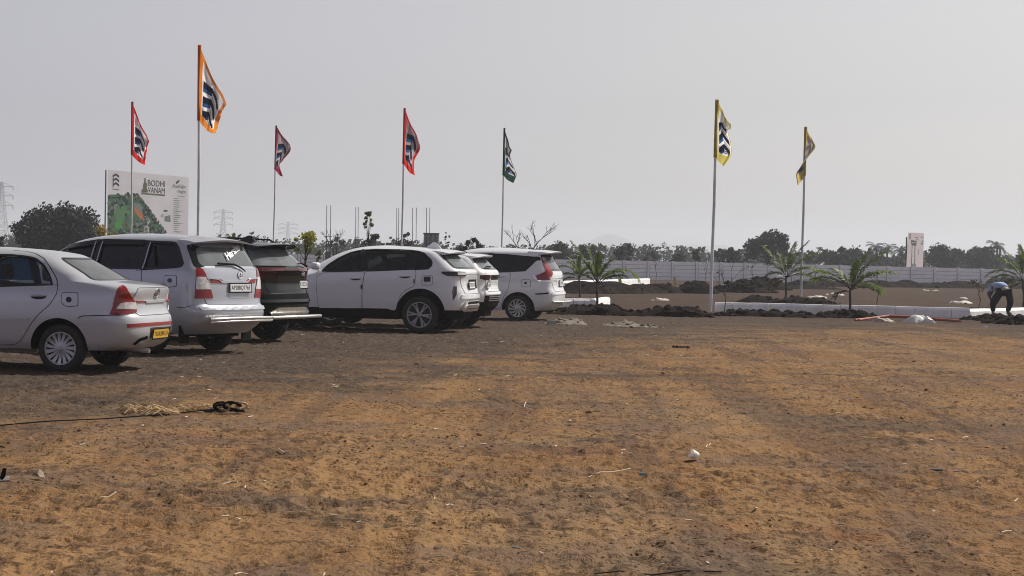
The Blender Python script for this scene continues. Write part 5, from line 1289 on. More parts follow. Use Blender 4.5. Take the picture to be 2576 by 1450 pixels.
for i in range(22):                       # pointed tree tops along the edge of the map
    t = i / 21; x = 160 + 550 * t if i < 10 else 710 + 540 * (t - .45) / .55; y = 575 if i < 10 else 540 + 720 * (x - 710) / 540
    bd.poly(mb, [(x - 24, y + 40), (x, y - 28), (x + 24, y + 40)], rg.choice([0, 1]), .027)
mb.build('site_map', [M['print_green'], M['print_dark'], M['print_mid'], M['print_bright'], M['print_orange'], M['print_grey'], M['print_pale'], M['print_olive']], bd.root, smooth=False)
mb = MB(); chevrons(bd, mb, 238, 360, 150, 420, 10, .008, 0); bd.poly(mb, [(232, 445), (355, 455), (355, 470), (232, 460)], 1, .008); bd.poly(mb, [(238, 180), (252, 180), (252, 420), (238, 420)], 0, .009)
mb.build('emblem', [M['print_navy'], M['print_grey']], bd.root, smooth=False)
mb = MB(); bd.text(mb, 'BODHI', (915, 390), (1245, 415), 115, 0, .008); bd.text(mb, 'VANAM', (915, 520), (1240, 545), 108, 0, .008)
bd.poly(mb, [(790, 525), (1245, 560), (1245, 588), (790, 550)], 1, .008)
bd.poly(mb, [(850, 240), (868, 240), (876, 330), (895, 350), (890, 440), (905, 470), (912, 520), (790, 515), (795, 470), (820, 440), (828, 350), (845, 330)], 2, .008)
mb.build('title', [M['print_ink'], M['print_olive'], M['print_olive']], bd.root, smooth=False)
mb = MB(); bd.text(mb, 'Shadnagar', (1385, 440), (1655, 462), 80, 0, .008, .25); bd.text(mb, 'Heights', (1485, 545), (1650, 558), 82, 0, .008, .25)
bd.poly(mb, [(1450, 360), (1470, 300), (1525, 275), (1515, 320), (1475, 350)], 1, .009); bd.poly(mb, [(1480, 582), (1630, 600), (1630, 606), (1480, 588)], 0, .008); bd.poly(mb, [(1520, 368), (1610, 378), (1610, 384), (1520, 374)], 0, .008)
for i in range(17): y = 630 + 40 * i; bd.poly(mb, [(1410, y), (1410 + rg.uniform(70, 220), y + 8), (1410 + 90, y + 15), (1410, y + 9)], 0, .008)
bd.poly(mb, [(1220, 855), (1290, 862), (1290, 890), (1220, 883)], 1, .008); bd.poly(mb, [(1240, 980), (1345, 955), (1350, 1085), (1240, 1070)], 0, .008); bd.poly(mb, [(1175, 940), (1220, 940), (1215, 990), (1175, 985)], 2, .008)
mb.build('fine_print', [M['print_grey'], M['print_ink'], M['print_pale']], bd.root, smooth=False)
bd = Board('billboard', 'narrow white hoarding beyond the wall, showing a dark sign on two legs', (6.59, 3440, 900), (1180, 178), (1592, 198), (1560, 1090), (1120, 1085), 172, 176)
mb = MB(); fr = [(1180, 178), (1592, 198), (1560, 1240), (1120, 1235)]; P_ = [bd.hit(*p, 0) for p in fr] + [bd.hit(*p, -.02) for p in fr]
mb.add(P_, [(3, 2, 1, 0), (4, 5, 6, 7), (0, 1, 5, 4), (1, 2, 6, 5), (2, 3, 7, 6), (3, 0, 4, 7)]); mb.build('panel', mat('hoarding_pinkish', (.80, .72, .73), .6, var=.06, trans=.35), bd.root, smooth=False)
for x in (1190, 1560):
    p = bd.hit(x, 300, -.2); mb = MB(); mb.tube([(p.x, p.y, -.1), (p.x, p.y, p.z)], .07, 8); mb.build('post', M['print_ink'], bd.root)
mb = MB(); bd.poly(mb, [(1250, 375), (1400, 400), (1385, 530), (1265, 510)], 0, .01); bd.poly(mb, [(1272, 520), (1285, 520), (1272, 1075), (1252, 1070)], 0, .01); bd.poly(mb, [(1345, 525), (1362, 527), (1358, 1000), (1338, 1000)], 0, .01)
chevrons(bd, mb, 1205, 1245, 205, 360, 3, .01, 1); bd.poly(mb, [(1275, 430), (1375, 440), (1370, 462), (1275, 455)], 2, .014); bd.poly(mb, [(1270, 1010), (1330, 985), (1385, 1010), (1380, 1075), (1265, 1075)], 3, .012)
for x0, y0, x1, y1 in ((1360, 300, 1435, 318), (1395, 345, 1425, 380), (1500, 295, 1580, 310), (1535, 390, 1575, 430), (1505, 450, 1565, 490), (1445, 620, 1455, 760)): bd.poly(mb, [(x0, y0), (x1, y0), (x1, y1), (x0, y1)], 3, .01)
mb.build('artwork', [M['print_ink'], M['print_navy'], M['print_pale'], M['print_grey']], bd.root, smooth=False)

# ------------------------------------------------------------------ plants
M['palm_leaf'] = mat('palm_leaf', (.045, .095, .014), .5, spec=.3, var=.5, scale=3, trans=.50, vcol=(.17, .23, .030))
M['palm_dry'] = mat('palm_leaf_dry', (.16, .12, .04), .6, var=.4, trans=.3)
M['palm_stem'] = mat('palm_stem', (.065, .045, .030), .9, var=.4)
def frond(mb, base, az, el, ln, droop, wid=.30, n=21, mi=0, rng=R, twist=0.0):
    """pinnate leaf: an arching midrib with narrow leaflets in a V on both sides"""
    p = Vector(base); pts = []; a = rad(az); e = rad(el); st = ln / 20
    for i in range(21):
        pts.append(p.copy()); ee = e - rad(droop) * (i / 20) ** 1.4
        p = p + Vector((math.cos(a) * math.cos(ee), math.sin(a) * math.cos(ee), math.sin(ee))) * st
    mb.tube(pts, [.014 * (1 - .8 * i / 20) for i in range(21)], 5, mi + 1)
    for k in range(n):
        t = .22 + .78 * k / (n - 1); i = min(19, int(t * 20)); q = pts[i].lerp(pts[i + 1], t * 20 - i); d = (pts[i + 1] - pts[i]).normalized()
        sd = d.cross(Vector((0, 0, 1))); sd = sd.normalized() if sd.length > .05 else Vector((0, 1, 0)); upv = sd.cross(d)
        L_ = wid * (.55 + .75 * math.sin(math.pi * min(1, (t - .1) / .95)) ) * rng.uniform(.8, 1.15)
        for s_ in (-1, 1):
            dr = (sd * s_ * .75 + d * .75 + upv * rng.uniform(.0, .35) + Vector((0, 0, -.12))).normalized(); w_ = .024 * rng.uniform(.8, 1.3)
            tip = q + dr * L_ + Vector((0, 0, -.28 * L_)); mid = q + dr * L_ * .5 + Vector((0, 0, .02)); nn = dr.cross(d).normalized(); wv = dr.cross(nn).normalized() * w_
            mb.add([q - wv * .5, q + wv * .5, mid + wv, mid - wv, tip], [(0, 1, 2, 3), (3, 2, 4)], mi)
def palm(label, u, v, stem_h, lean, fronds, dry=(), name='young_palm', group='young palms planted along the kerbs', sc=1.0, wid=.30, cat='palm', zb=0.0):
    g = ground(u, v); root = thing(name, label, cat, (g.x, g.y, zb), 0, group)
    mb = MB(); top = Vector((lean[0], lean[1], stem_h)); pts = [top * t + Vector((.02 * math.sin(5 * t), 0, 0)) for t in np.linspace(0, 1, 7)]
    pts[0] = Vector((0, 0, -.08)); mb.tube(pts, [.050 * sc, .042 * sc, .038 * sc, .036 * sc, .036 * sc, .034 * sc, .028 * sc], 8); mb.build('stem', M['palm_stem'], root)
    mats = [M['palm_leaf'], M['palm_stem'], M['palm_dry'], M['palm_stem']]
    for f in fronds: mb = MB(); frond(mb, top - Vector((0, 0, .03)), *f[:4], wid=(f[4] if len(f) > 4 else wid * (.62 if f[1] >= 70 else 1))); mb.build('frond', mats, root, smooth=False)
    for f in dry: mb = MB(); frond(mb, top - Vector((0, 0, .08)), *f[:4], wid=wid * .8, mi=2); mb.build('frond', mats, root, smooth=False)
    return root
palm('left, shorter one of two young palms by the seven-seat car', 1458, 748, .80, (-.02, 0), [(172, 58, 1.15, 95), (150, 75, 1.0, 50), (20, 62, .9, 60), (-40, 66, .8, 80), (100, 80, .95, 30), (190, 30, .8, 60), (0, 40, .7, 70), (215, 70, .9, 60)], [(185, 20, .7, 70)], wid=.26)
palm('taller leaning young palm with a long frond arching right over the kerb end', 1500, 780, .82, (.02, 0), [(168, 60, 1.45, 10), (160, 78, 1.15, 15), (8, 52, 1.55, 125), (30, 70, 1.0, 50), (-20, 48, .9, 60), (195, 68, .9, 30), (80, 82, .9, 20), (0, 32, .85, 40), (178, 38, .7, 30)], wid=.30)
palm('tallest young palm, standing between the two right-hand flagpoles', 1975, 757, .95, (.04, 0), [(15, 70, 1.75, 30), (5, 58, 1.7, 50), (165, 60, 1.55, 20), (40, 78, 1.5, 20), (0, 40, 1.6, 80), (180, 38, .9, 90), (-25, 48, 1.3, 80), (120, 72, 1.2, 30), (10, 25, 1.25, 70), (200, 55, 1.1, 60)], [(190, 10, .75, 60), (200, -10, .6, 50)], sc=1.1, wid=.38)
palm('spreading young palm with one frond reaching far left, in front of the long kerb', 2135, 796, .80, (.05, 0), [(176, 50, 1.35, 75), (170, 38, 1.2, 60), (8, 62, 1.6, 40), (15, 72, 1.3, 20), (0, 48, 1.45, 70), (-30, 55, 1.1, 70), (20, 30, 1.1, 80), (150, 62, .8, 40), (-10, 20, .8, 60), (60, 70, 1.0, 30)], [(190, 5, .5, 60)], wid=.32)
palm('young palm at the right edge behind the bending man', 2574, 775, 1.02, (-.02, 0), [(176, 42, 1.5, 85), (170, 30, 1.4, 80), (182, 60, 1.3, 50), (100, 80, 1.4, 15), (10, 70, 1.4, 30), (0, 50, 1.4, 60), (150, 70, 1.3, 30), (-20, 35, 1.1, 80), (195, 15, 1.0, 70)], [(185, -5, .7, 50), (10, -5, .7, 50)], wid=.34)
rt_ = palm('spiky dark palm top showing above the silver people carrier roof', 583, 718, 1.55, (0, 0), [(a, e, .95, 35) for a, e in ((0, 30), (25, 62), (180, 30), (160, 58), (90, 80), (10, 48), (172, 44), (-30, 55), (210, 60), (45, 75), (130, 75))], wid=.30, name='spiky_palm', group=None)
palm('small spiky palm top just right of the larger one, above the black vehicle roof', 628, 716, 1.30, (0, 0), [(a, e, .7, 35) for a, e in ((0, 30), (25, 62), (180, 30), (160, 58), (90, 80), (10, 48))], wid=.22, name='spiky_palm', group=None)

LEAF = {}
for k_, c0, c1 in (('dark', (.015, .021, .019), (.036, .044, .034)), ('mid', (.020, .027, .018), (.048, .056, .034)), ('olive', (.032, .036, .020), (.075, .080, .042)), ('yellow', (.20, .21, .016), (.48, .46, .05)), ('gold', (.17, .13, .016), (.42, .30, .05)), ('grey', (.050, .048, .046), (.095, .088, .080)), ('lime', (.10, .12, .02), (.22, .24, .05))):
    LEAF[k_] = mat('leaves_' + k_, c0, .7, spec=.25, var=.5, scale=.9, trans=.25, vcol=c1)
M['trunk'] = mat('tree_bark', (.040, .030, .024), .95, var=.4)
def leaves(mb, cl, n, size, rng, mi=0):
    cs_ = NP.randint(0, len(cl), n)
    for i in range(n):
        (cx, cy, cz, r_) = cl[cs_[i]]; v = NP.normal(size=3); v /= np.linalg.norm(v) + 1e-6; q = r_ * NP.rand() ** .45
        p = Vector((cx + v[0] * q, cy + v[1] * q, cz + v[2] * q * .8)); a = Vector(NP.normal(size=3)).normalized(); b_ = a.orthogonal().normalized(); c_ = a.cross(b_); s_ = size * (.55 + .9 * NP.rand())
        mb.add([p - b_ * s_ * .5, p + c_ * s_ * .32, p + b_ * s_ * .5, p - c_ * s_ * .32], [(0, 1, 2, 3)], mi)
def tree(name, label, cat, u, top_v, halfpx, Y, leaf, n=1500, size=.25, zbot=None, clumps=26, seed=1, group=None, flat=1.0, gap=.0, trunk_r=.16, crown='crown', base_z=0.0, lopside=0.0):
    rng = random.Random(seed); tp = at_depth(u, top_v, Y); hw = halfpx / (FOC / Y); X0 = tp.x; H_ = tp.z
    zb = H_ * .28 if zbot is None else zbot; ch = (H_ - zb) / 2; cz = zb + ch; cl = []
    for i in range(clumps):
        for _ in range(20):
            v = Vector((rng.gauss(0, 1), rng.gauss(0, 1), rng.gauss(0, .9))).normalized(); f = rng.uniform(.45, .86)
            if v.z > -.75: break
        cr = min(hw, ch) * rng.uniform(.26, .46) * (1 - gap * .4)
        zz = v.z * ch * f; sp_ = 1 - .25 * max(0, v.z) ** 2
        cl.append((v.x * hw * f * sp_ + lopside * hw * v.z * .3, v.y * hw * f * .9, cz + zz * flat - (H_ * 0), cr))
    mx = max(q[2] + q[3] * .75 for q in cl); cl = [(a, b, c_ + (H_ - mx), r_) for a, b, c_, r_ in cl]
    root = thing(name, label, cat, (X0, Y, base_z), 0, group)
    mb = MB(); top = Vector((rng.uniform(-.1, .1) * hw, 0, cz)); 
    mb.tube([Vector((0, 0, -.1)), Vector((.03 * hw, 0, zb * .6)), top * .85, top], [trunk_r * 1.25, trunk_r, trunk_r * .7, trunk_r * .4], 8)
    for q in cl[::2]:
        e = Vector(q[:3]); s_ = Vector((0, 0, zb * .7)).lerp(top, rng.uniform(.2, .9)); m_ = s_.lerp(e, .5) + Vector((0, 0, rng.uniform(-.05, .1) * H_)); mb.tube([s_, m_, e], [trunk_r * .42, trunk_r * .28, trunk_r * .10], 5)
    mb.build('trunk', M['trunk'], root)
    mb = MB(); leaves(mb, cl, n, size, rng); mb.build(crown, LEAF[leaf], root, smooth=False)
    return root
def bare(name, label, cat, u, v_base, Y, h, spread, seed, leaf=None, nl=0, lean=0.0, depth=4, r0=.03, group=None, lsize=.06, zb=0.0):
    g = at_depth(u, v_base, Y); rng = random.Random(seed); root = thing(name, label, cat, (g.x, Y, zb), 0, group); mb = MB(); tips = []
    def br(p, d, ln, r_, k):
        q = p + d * ln * .5 + Vector((rng.uniform(-.06, .06), rng.uniform(-.06, .06), 0)) * ln; e = p + d * ln; mb.tube([p, q, e], [r_, r_ * .85, r_ * .65], 5)
        if k == 0: tips.append(e); return
        for i in range(rng.choice([2, 3])):
            nd = (d + Vector((rng.uniform(-1, 1) * spread, rng.uniform(-1, 1) * spread, rng.uniform(-.1, .55)))).normalized(); br(p.lerp(e, rng.uniform(.75, 1)), nd, ln * rng.uniform(.55, .8), r_ * .6, k - 1)
        tips.append(e)
    br(Vector((0, 0, -.05)), Vector((lean, 0, 1)).normalized(), h * .45, r0, depth); mb.build('trunk', M['trunk'], root)
    if nl: mb2 = MB(); leaves(mb2, [(t.x, t.y, t.z, lsize * 1.6) for t in tips], nl, lsize, rng); mb2.build('crown', LEAF[leaf], root, smooth=False)
    return root
tree('broad_tree', 'big dark rounded tree at the left beside the large billboard', 'tree', 148, 507, 118, 128, 'dark', 15000, .24, zbot=.0, clumps=90, seed=2, trunk_r=.22)
tree('bush', 'dark bush at the far left edge of the picture', 'bush', -8, 585, 22, 125, 'dark', 1200, .18, zbot=.3, clumps=14, seed=3)
tree('broad_tree', 'dark umbrella-shaped tree beyond the wall, left of the far flagpole', 'tree', 1933, 576, 60, 176, 'dark', 6500, .24, zbot=1.3, clumps=46, seed=4, trunk_r=.25)
tree('broad_tree', 'low wide domed tree beyond the wall, right of the far flagpole', 'tree', 2120, 621, 64, 215, 'dark', 4200, .30, zbot=.5, clumps=40, seed=5)
tree('broad_tree', 'broad grey-green tree mass immediately right of the narrow hoarding', 'tree', 2378, 612, 60, 235, 'dark', 5200, .32, zbot=.4, clumps=46, seed=6)
tree('broad_tree', 'second broad tree right of the narrow hoarding, beside the street pole', 'tree', 2472, 620, 52, 240, 'dark', 4600, .32, zbot=.4, clumps=40, seed=7)
tree('broad_tree', 'low tree at the right edge beyond the wall', 'tree', 2560, 640, 44, 240, 'mid', 3000, .32, zbot=.3, clumps=30, seed=8)
tree('broad_tree', 'hazy tree directly under the pair of coconut crowns', 'tree', 2216, 642, 40, 262, 'dark', 2800, .34, zbot=.3, clumps=26, seed=9)
tree('broad_tree', 'round tree beyond the wall just right of the seven-seat car', 'tree', 1478, 616, 42, 170, 'mid', 3600, .25, zbot=.5, clumps=32, seed=10)
tree('broad_tree', 'tree half hidden by the seven-seat car roof end', 'tree', 1408, 606, 36, 165, 'olive', 2800, .24, zbot=.5, clumps=28, seed=11)
SCR = 'scrubby trees beyond the wall'
for u, tv, hw_, Y_, lf, n_, sd_, lab in ((1572, 613, 28, 168, 'dark', 1300, 20, 'open-crowned tree beyond the wall, right of the two young palms'), (1640, 632, 26, 180, 'grey', 900, 21, 'sparse grey scrub left of the yellowish one beyond the wall'), (1752, 628, 15, 160, 'olive', 500, 22, 'small yellowish green tree beyond the wall, left of the near flagpole'), (1705, 634, 26, 175, 'mid', 1000, 23, 'brownish scrub between the grey scrub and the small yellowish tree'),
    (1822, 622, 34, 178, 'dark', 1500, 24, 'hazy scrub tree just right of the near flagpole'), (1865, 628, 24, 190, 'dark', 1000, 25, 'hazy scrub tree touching the left side of the umbrella-shaped tree'), (2040, 630, 22, 205, 'olive', 900, 26, 'greenish scrub tree just right of the far flagpole'), (2258, 655, 26, 230, 'dark', 900, 27, 'low dark scrub at the left foot of the narrow hoarding')):
    tree('scrub_tree', lab, 'tree', u, tv, hw_, Y_, lf, n_, .22, zbot=.5, clumps=16, seed=sd_, group=SCR, gap=.5, trunk_r=.08)
tree('shrub', 'golden leafed shrub in front of the large billboard', 'shrub', 262, 566, 34, 72, 'gold', 1100, .085, zbot=1.4, clumps=18, seed=30, trunk_r=.04)
tree('shrub', 'bright yellow-green shrub right of the black vehicle roof', 'shrub', 768, 582, 32, 62, 'yellow', 900, .085, zbot=1.25, clumps=16, seed=31, trunk_r=.04, gap=.5, lopside=.6)
tree('shrub', 'small yellowish shrub by the windscreen of the side-on white car', 'shrub', 796, 630, 14, 64, 'lime', 220, .07, zbot=1.1, clumps=8, seed=32, trunk_r=.03, gap=.5)
tree('shrub', 'grey-green shrub under the tall slender sapling', 'shrub', 942, 588, 36, 78, 'olive', 1000, .085, zbot=1.2, clumps=16, seed=33, trunk_r=.04, gap=.6)
tree('sapling', 'tall slender sapling with round yellowish leaves above the side-on white car', 'sapling', 928, 533, 13, 70, 'lime', 120, .15, zbot=2.0, clumps=14, seed=34, trunk_r=.022, gap=.9)
tree('bush', 'dark bushy plant between the side-on white car and the seven-seat car roof', 'bush', 1185, 596, 42, 84, 'dark', 900, .11, zbot=1.3, clumps=18, seed=35, trunk_r=.04, gap=.7)
tree('bush', 'small dark weed plant right of the concrete box column', 'bush', 1124, 586, 10, 82, 'dark', 60, .10, zbot=1.2, clumps=9, seed=36, trunk_r=.02, gap=.9)
tree('bush', 'grey twiggy bush among the rebar columns', 'bush', 848, 586, 24, 110, 'grey', 500, .09, zbot=1.2, clumps=14, seed=37, trunk_r=.05, gap=.7)
tree('bush', 'dull bush behind the middle rebar columns', 'bush', 1022, 585, 26, 116, 'grey', 800, .12, zbot=1.0, clumps=14, seed=38, trunk_r=.05, gap=.6)
tree('bush', 'pale dry bush below the rebar left of the red flag pole', 'bush', 985, 596, 14, 118, 'grey', 300, .10, zbot=1.0, clumps=9, seed=39, trunk_r=.03, gap=.6)
bare('bare_tree', 'leafless branching tree above the seven-seat car roof', 'tree', 1325, 655, 110, 3.3, .75, 3, depth=5, r0=.085)
bare('bare_tree', 'leafless grey tree behind the leftmost rebar column', 'tree', 842, 648, 112, 2.9, .6, 5, depth=5, r0=.06)
SAP = 'thin bare saplings planted near the kerbs'
for u, v, h, sp_, sd_, nl, ln_, lab, lf in ((1822, 786, 1.55, .75, 6, 26, .02, 'thin bare sapling just right of the near flagpole', 'olive'), (2205, 766, 1.35, .6, 7, 60, .16, 'small leafy-topped sapling left below the narrow hoarding', 'olive'), (2459, 797, 1.25, .75, 8, 60, .16, 'leaning sapling next to the bending man', 'grey'), (1650, 712, 1.6, .35, 9, 8, .04, 'spindly sapling against the wall, left of the largest soil heap', 'olive'), (1775, 722, 1.7, .4, 10, 12, .0, 'spindly sapling with yellow leaf tufts against the wall', 'lime'), (1890, 718, 1.9, .9, 11, 20, .1, 'crooked wide bare sapling against the wall behind the heaps', 'olive')):
    g = ground(u, v); bare('sapling', lab, 'sapling', u, v, g.y, h, sp_, sd_, lf, nl, ln_, 3, .016 + .004 * (g.y > 70), SAP, .07)
g = ground(2462, 796); mb = MB(); mb.tube([(0, 0, 0), (.22, 0, .20), (.55, .05, .36)], [.012, .01, .006], 5); mb.tube([(.22, 0, .2), (.30, 0, .36), (.5, 0, .52)], [.008, .006, .004], 5)
tag(mb.build('sapling', M['trunk'], None, (g.x, g.y, 0)), 'low bent twig growing at the foot of the leaning sapling', 'sapling', SAP)
x, y = hp(2535, 722); mb = MB(); leaves(mb, [(R.uniform(-1.3, 1.3), R.uniform(-.5, .5), R.uniform(.1, .75), .4) for _ in range(16)], 700, .22, R)
tag(mb.build('brush_pile', LEAF['grey'], None, (x, y, 0), smooth=False), 'pile of dry brush in front of the wall at the right edge', 'brush pile')
def coconut(label, u, v_crown, Y, seed, r_=1.7):
    p = at_depth(u, v_crown, Y); root = thing('coconut_palm', label, 'palm', (p.x, Y, 0), 0, 'far coconut palms above the treeline'); rng = random.Random(seed); mb = MB()
    mb.tube([(0, 0, -.1), (.1, 0, p.z * .5), (0, 0, p.z)], [.2, .16, .13], 7); mb.build('trunk', M['trunk'], root); mb = MB()
    for i in range(16):
        a = 6.283 * i / 16 + rng.uniform(-.2, .2); e = rng.uniform(-.25, 1.2); pts = []; q = Vector((0, 0, p.z))
        for k in range(7): pts.append(q.copy()); ee = e - 1.5 * (k / 6); q = q + Vector((math.cos(a) * math.cos(ee), math.sin(a) * math.cos(ee), math.sin(ee))) * r_ / 6
        sd_ = Vector((-math.sin(a), math.cos(a), 0))
        for k in range(6):
            for s_ in (-1, 1):
                for f in (0, .5):
                    b0 = pts[k].lerp(pts[k + 1], f); tp = b0 + sd_ * s_ * .40 + (pts[k + 1] - pts[k]) * .9 + Vector((0, 0, -.26)); mb.add([b0, pts[k].lerp(pts[k + 1], min(1, f + .42)), tp], [(0, 1, 2)])
    mb.build('crown', LEAF['dark'], root, smooth=False)
coconut('coconut palm, leftmost of the pair left of the narrow hoarding', 2205, 622, 262, 1)
coconut('coconut palm, right one of the pair left of the narrow hoarding', 2231, 627, 262, 2)
coconut('coconut palm close against the left edge of the narrow hoarding', 2268, 631, 255, 3)
coconut('lone coconut palm beside the street pole at the right', 2508, 619, 246, 4)
mb = MB(); cl = []
for i in range(900):
    Y_ = R.uniform(265, 420); X_ = R.uniform(-.33, .35) * Y_; hh = 2.2 + 2.6 * float(fbm(np.array([X_ * .05]), np.array([Y_ * .03]), 55, 3)[0]) * R.uniform(.6, 1.3)
    for z in (.5, hh * .55, hh * .85): cl.append((X_ + R.uniform(-1, 1), Y_, z, R.uniform(.7, 1.5)))
leaves(mb, cl, 42000, .66, R); tag(mb.build('distant_woods', LEAF['mid'], smooth=False), kind='stuff')

# ------------------------------------------------------------------ unfinished columns, pole, pylons
M['rebar'] = mat('rusty_rebar', (.060, .045, .042), .8); M['formwork'] = mat('grey_formwork', (.13, .13, .135), .8, var=.3)
COL = 'unfinished columns with tall rebar'
for us, tv, Y_, hc, lab in (((823, 833), 517, 112, 2.4, 'leftmost unfinished column with two tall rebars, right of the yellow-green shrub'), ((896, 902), 521, 114, 2.0, 'unfinished column with close twin rebars left of the slender sapling'), ((999, 1004), 524, 116, 2.4, 'unfinished column hidden behind the bright red flag pole'), ((1039, 1048), 523, 116, .6, 'pair of bare rebars between the red flag pole and the concrete box'), ((1074, 1082), 523, 115, 2.0, 'rebars rising from the pale concrete box column')):
    c0 = at_depth((us[0] + us[1]) / 2, tv, Y_); root = thing('rebar_column', lab, 'column', (c0.x, Y_, 0), 0, COL); hw_ = (us[1] - us[0]) / 2 / (FOC / Y_)
    for sx in (-1, 1):
        for sy in (-1, 1):
            mb = MB(); tp = c0.z * (1 if sy < 0 else .52); mb.tube([(sx * hw_, sy * .12, 0), (sx * hw_ + .01, sy * .12, tp * .6), (sx * hw_ - .01, sy * .12, tp)], .020, 5); mb.build('rebar', M['rebar'], root)
    mb = MB()
    for k in range(7): zz = .7 + .32 * k; mb.box((0, 0, zz), (hw_ * 2 + .12, .32, .035))
    if hc > 1: mb.build('stirrups', M['rebar'], root, smooth=False); mb = MB(); mb.box((0, 0, hc * .35), (hw_ * 2 + .1, .3, hc * .7)); mb.build('column_base', M['formwork'], root, smooth=False)
a = at_depth(1066, 586, 118); b = at_depth(1104, 586, 118); mb = MB(); w_ = b.x - a.x
mb.box((w_ / 2, .5, a.z / 2), (w_, 1.0, a.z)); mb.box((w_ / 2, -.02, a.z - .05), (w_ + .06, .1, .10), 1)
for k in range(3): mb.box((w_ * (.2 + .3 * k), -.03, a.z * .5), (.06, .05, a.z), 1)
tag(mb.build('concrete_box', [M['concrete'], M['formwork']], None, (a.x, 118, 0), smooth=False), 'pale concrete box with dark shuttering beside the right-hand rebars', 'concrete box')
p = at_depth(2516, 626, 190); mb = MB(); root = thing('street_pole', 'thin street pole with a short arm rising beyond the wall at the right', 'pole', (p.x, 190, 0))
mb.tube([(0, 0, -.1), (0, 0, p.z + .1)], .09, 8); mb.build('pole', M['print_ink'], root); mb = MB(); mb.tube([(0, 0, p.z), (-1.0, 0, p.z + .08), (-1.9, 0, p.z + .02)], .06, 6); mb.box((-1.95, 0, p.z), (.35, .14, .08)); mb.build('arm', M['print_ink'], root)
M['galv'] = mat('galvanised_steel', (.45, .45, .47), .6)
def pylon(label, u, top_v, base_v, Y, arm):
    t = at_depth(u, top_v, Y); H_ = t.z; root = thing('pylon', label, 'pylon', (t.x, Y, 0), 0, 'power pylons fading in the haze'); mb = MB(); r_ = .13 * Y / 1000 + .07
    W_ = lambda z: 3.6 * (1 - z / H_) ** 1.15 + .55
    lv = [H_ * f for f in (0, .16, .30, .42, .52, .61, .69, .77, .85, .93, 1.0)]
    for i in range(len(lv) - 1):
        a, b = lv[i], lv[i + 1]; wa, wb = W_(a), W_(b); ca = [(-wa, -wa), (wa, -wa), (wa, wa), (-wa, wa)]; cb = [(-wb, -wb), (wb, -wb), (wb, wb), (-wb, wb)]
        for k in range(4):
            k2 = (k + 1) % 4
            mb.tube([(*ca[k], a), (*cb[k], b)], r_, 4); mb.tube([(*ca[k], a), (*cb[k2], b)], r_ * .6, 4); mb.tube([(*ca[k2], a), (*cb[k], b)], r_ * .6, 4); mb.tube([(*cb[k], b), (*cb[k2], b)], r_ * .6, 4)
    mb.build('tower', M['galv'], root)
    for f in (.66, .80, .93):
        mb = MB(); z = H_ * f; w_ = W_(z)
        for s_ in (-1, 1):
            mb.tube([(s_ * w_, -w_, z), (s_ * arm, 0, z + .2)], r_ * .9, 4); mb.tube([(s_ * w_, w_, z), (s_ * arm, 0, z + .2)], r_ * .9, 4); mb.tube([(s_ * w_, 0, z + 2.4), (s_ * arm, 0, z + .2)], r_ * .9, 4); mb.tube([(s_ * arm, 0, z + .2), (s_ * arm, 0, z - 1.8)], r_ * 1.6, 4)
        mb.build('cross_arm', M['galv'], root)
pylon('nearest power pylon, cut by the left edge of the picture', 5, 458, 632, 1000, 6.2)
pylon('faint power pylon above the people carrier roof, left of the maroon flag', 562, 527, 636, 1600, 8)
pylon('faint power pylon above the black vehicle, right of the maroon flag', 725, 559, 640, 2100, 11)

# ------------------------------------------------------------------ hills and air
mb = MB(); n = 160; P_ = []
for j, (Y_, f) in enumerate(((3500, 0), (3700, .6), (4000, 1.0), (4300, .0))):
    for i in range(n + 1):
        u = -500 + 3600 * i / n; X_ = (u - 1288) / FOC * 4000
        h = 30 * math.exp(-((u - 1525) / 62) ** 2) + 16 * math.exp(-((u - 1640) / 150) ** 2) + 20 * math.exp(-((u - 1800) / 150) ** 2) + 14 * math.exp(-((u - 1330) / 180) ** 2) + 6 + 16 * float(fbm(np.array([u * .035]), np.array([j * 3.0]), 8, 4)[0])
        P_.append((X_, Y_, h * f - 2))
fs = [(j * (n + 1) + i, j * (n + 1) + i + 1, (j + 1) * (n + 1) + i + 1, (j + 1) * (n + 1) + i) for j in range(3) for i in range(n)]
mb.add(P_, fs); tag(mb.build('hills', mat('far_hills', (.05, .055, .04), 1)), kind='structure')
mb = MB(); mb.box((0, 2150, 36), (9400, 4900, 74)); hz = mb.build('haze', None or mat('haze_air', (1, 1, 1)), smooth=False); tag(hz, kind='stuff')
m = hz.data.materials[0]; nt = m.node_tree; nt.nodes.remove(nt.nodes['Principled BSDF']); pv = nt.nodes.new('ShaderNodeVolumePrincipled'); pv.inputs['Density'].default_value = HAZE; pv.inputs['Color'].default_value = (.88, .93, 1.0, 1); pv.inputs['Anisotropy'].default_value = .25
nt.links.new(pv.outputs[0], nt.nodes['Material Output'].inputs['Volume'])

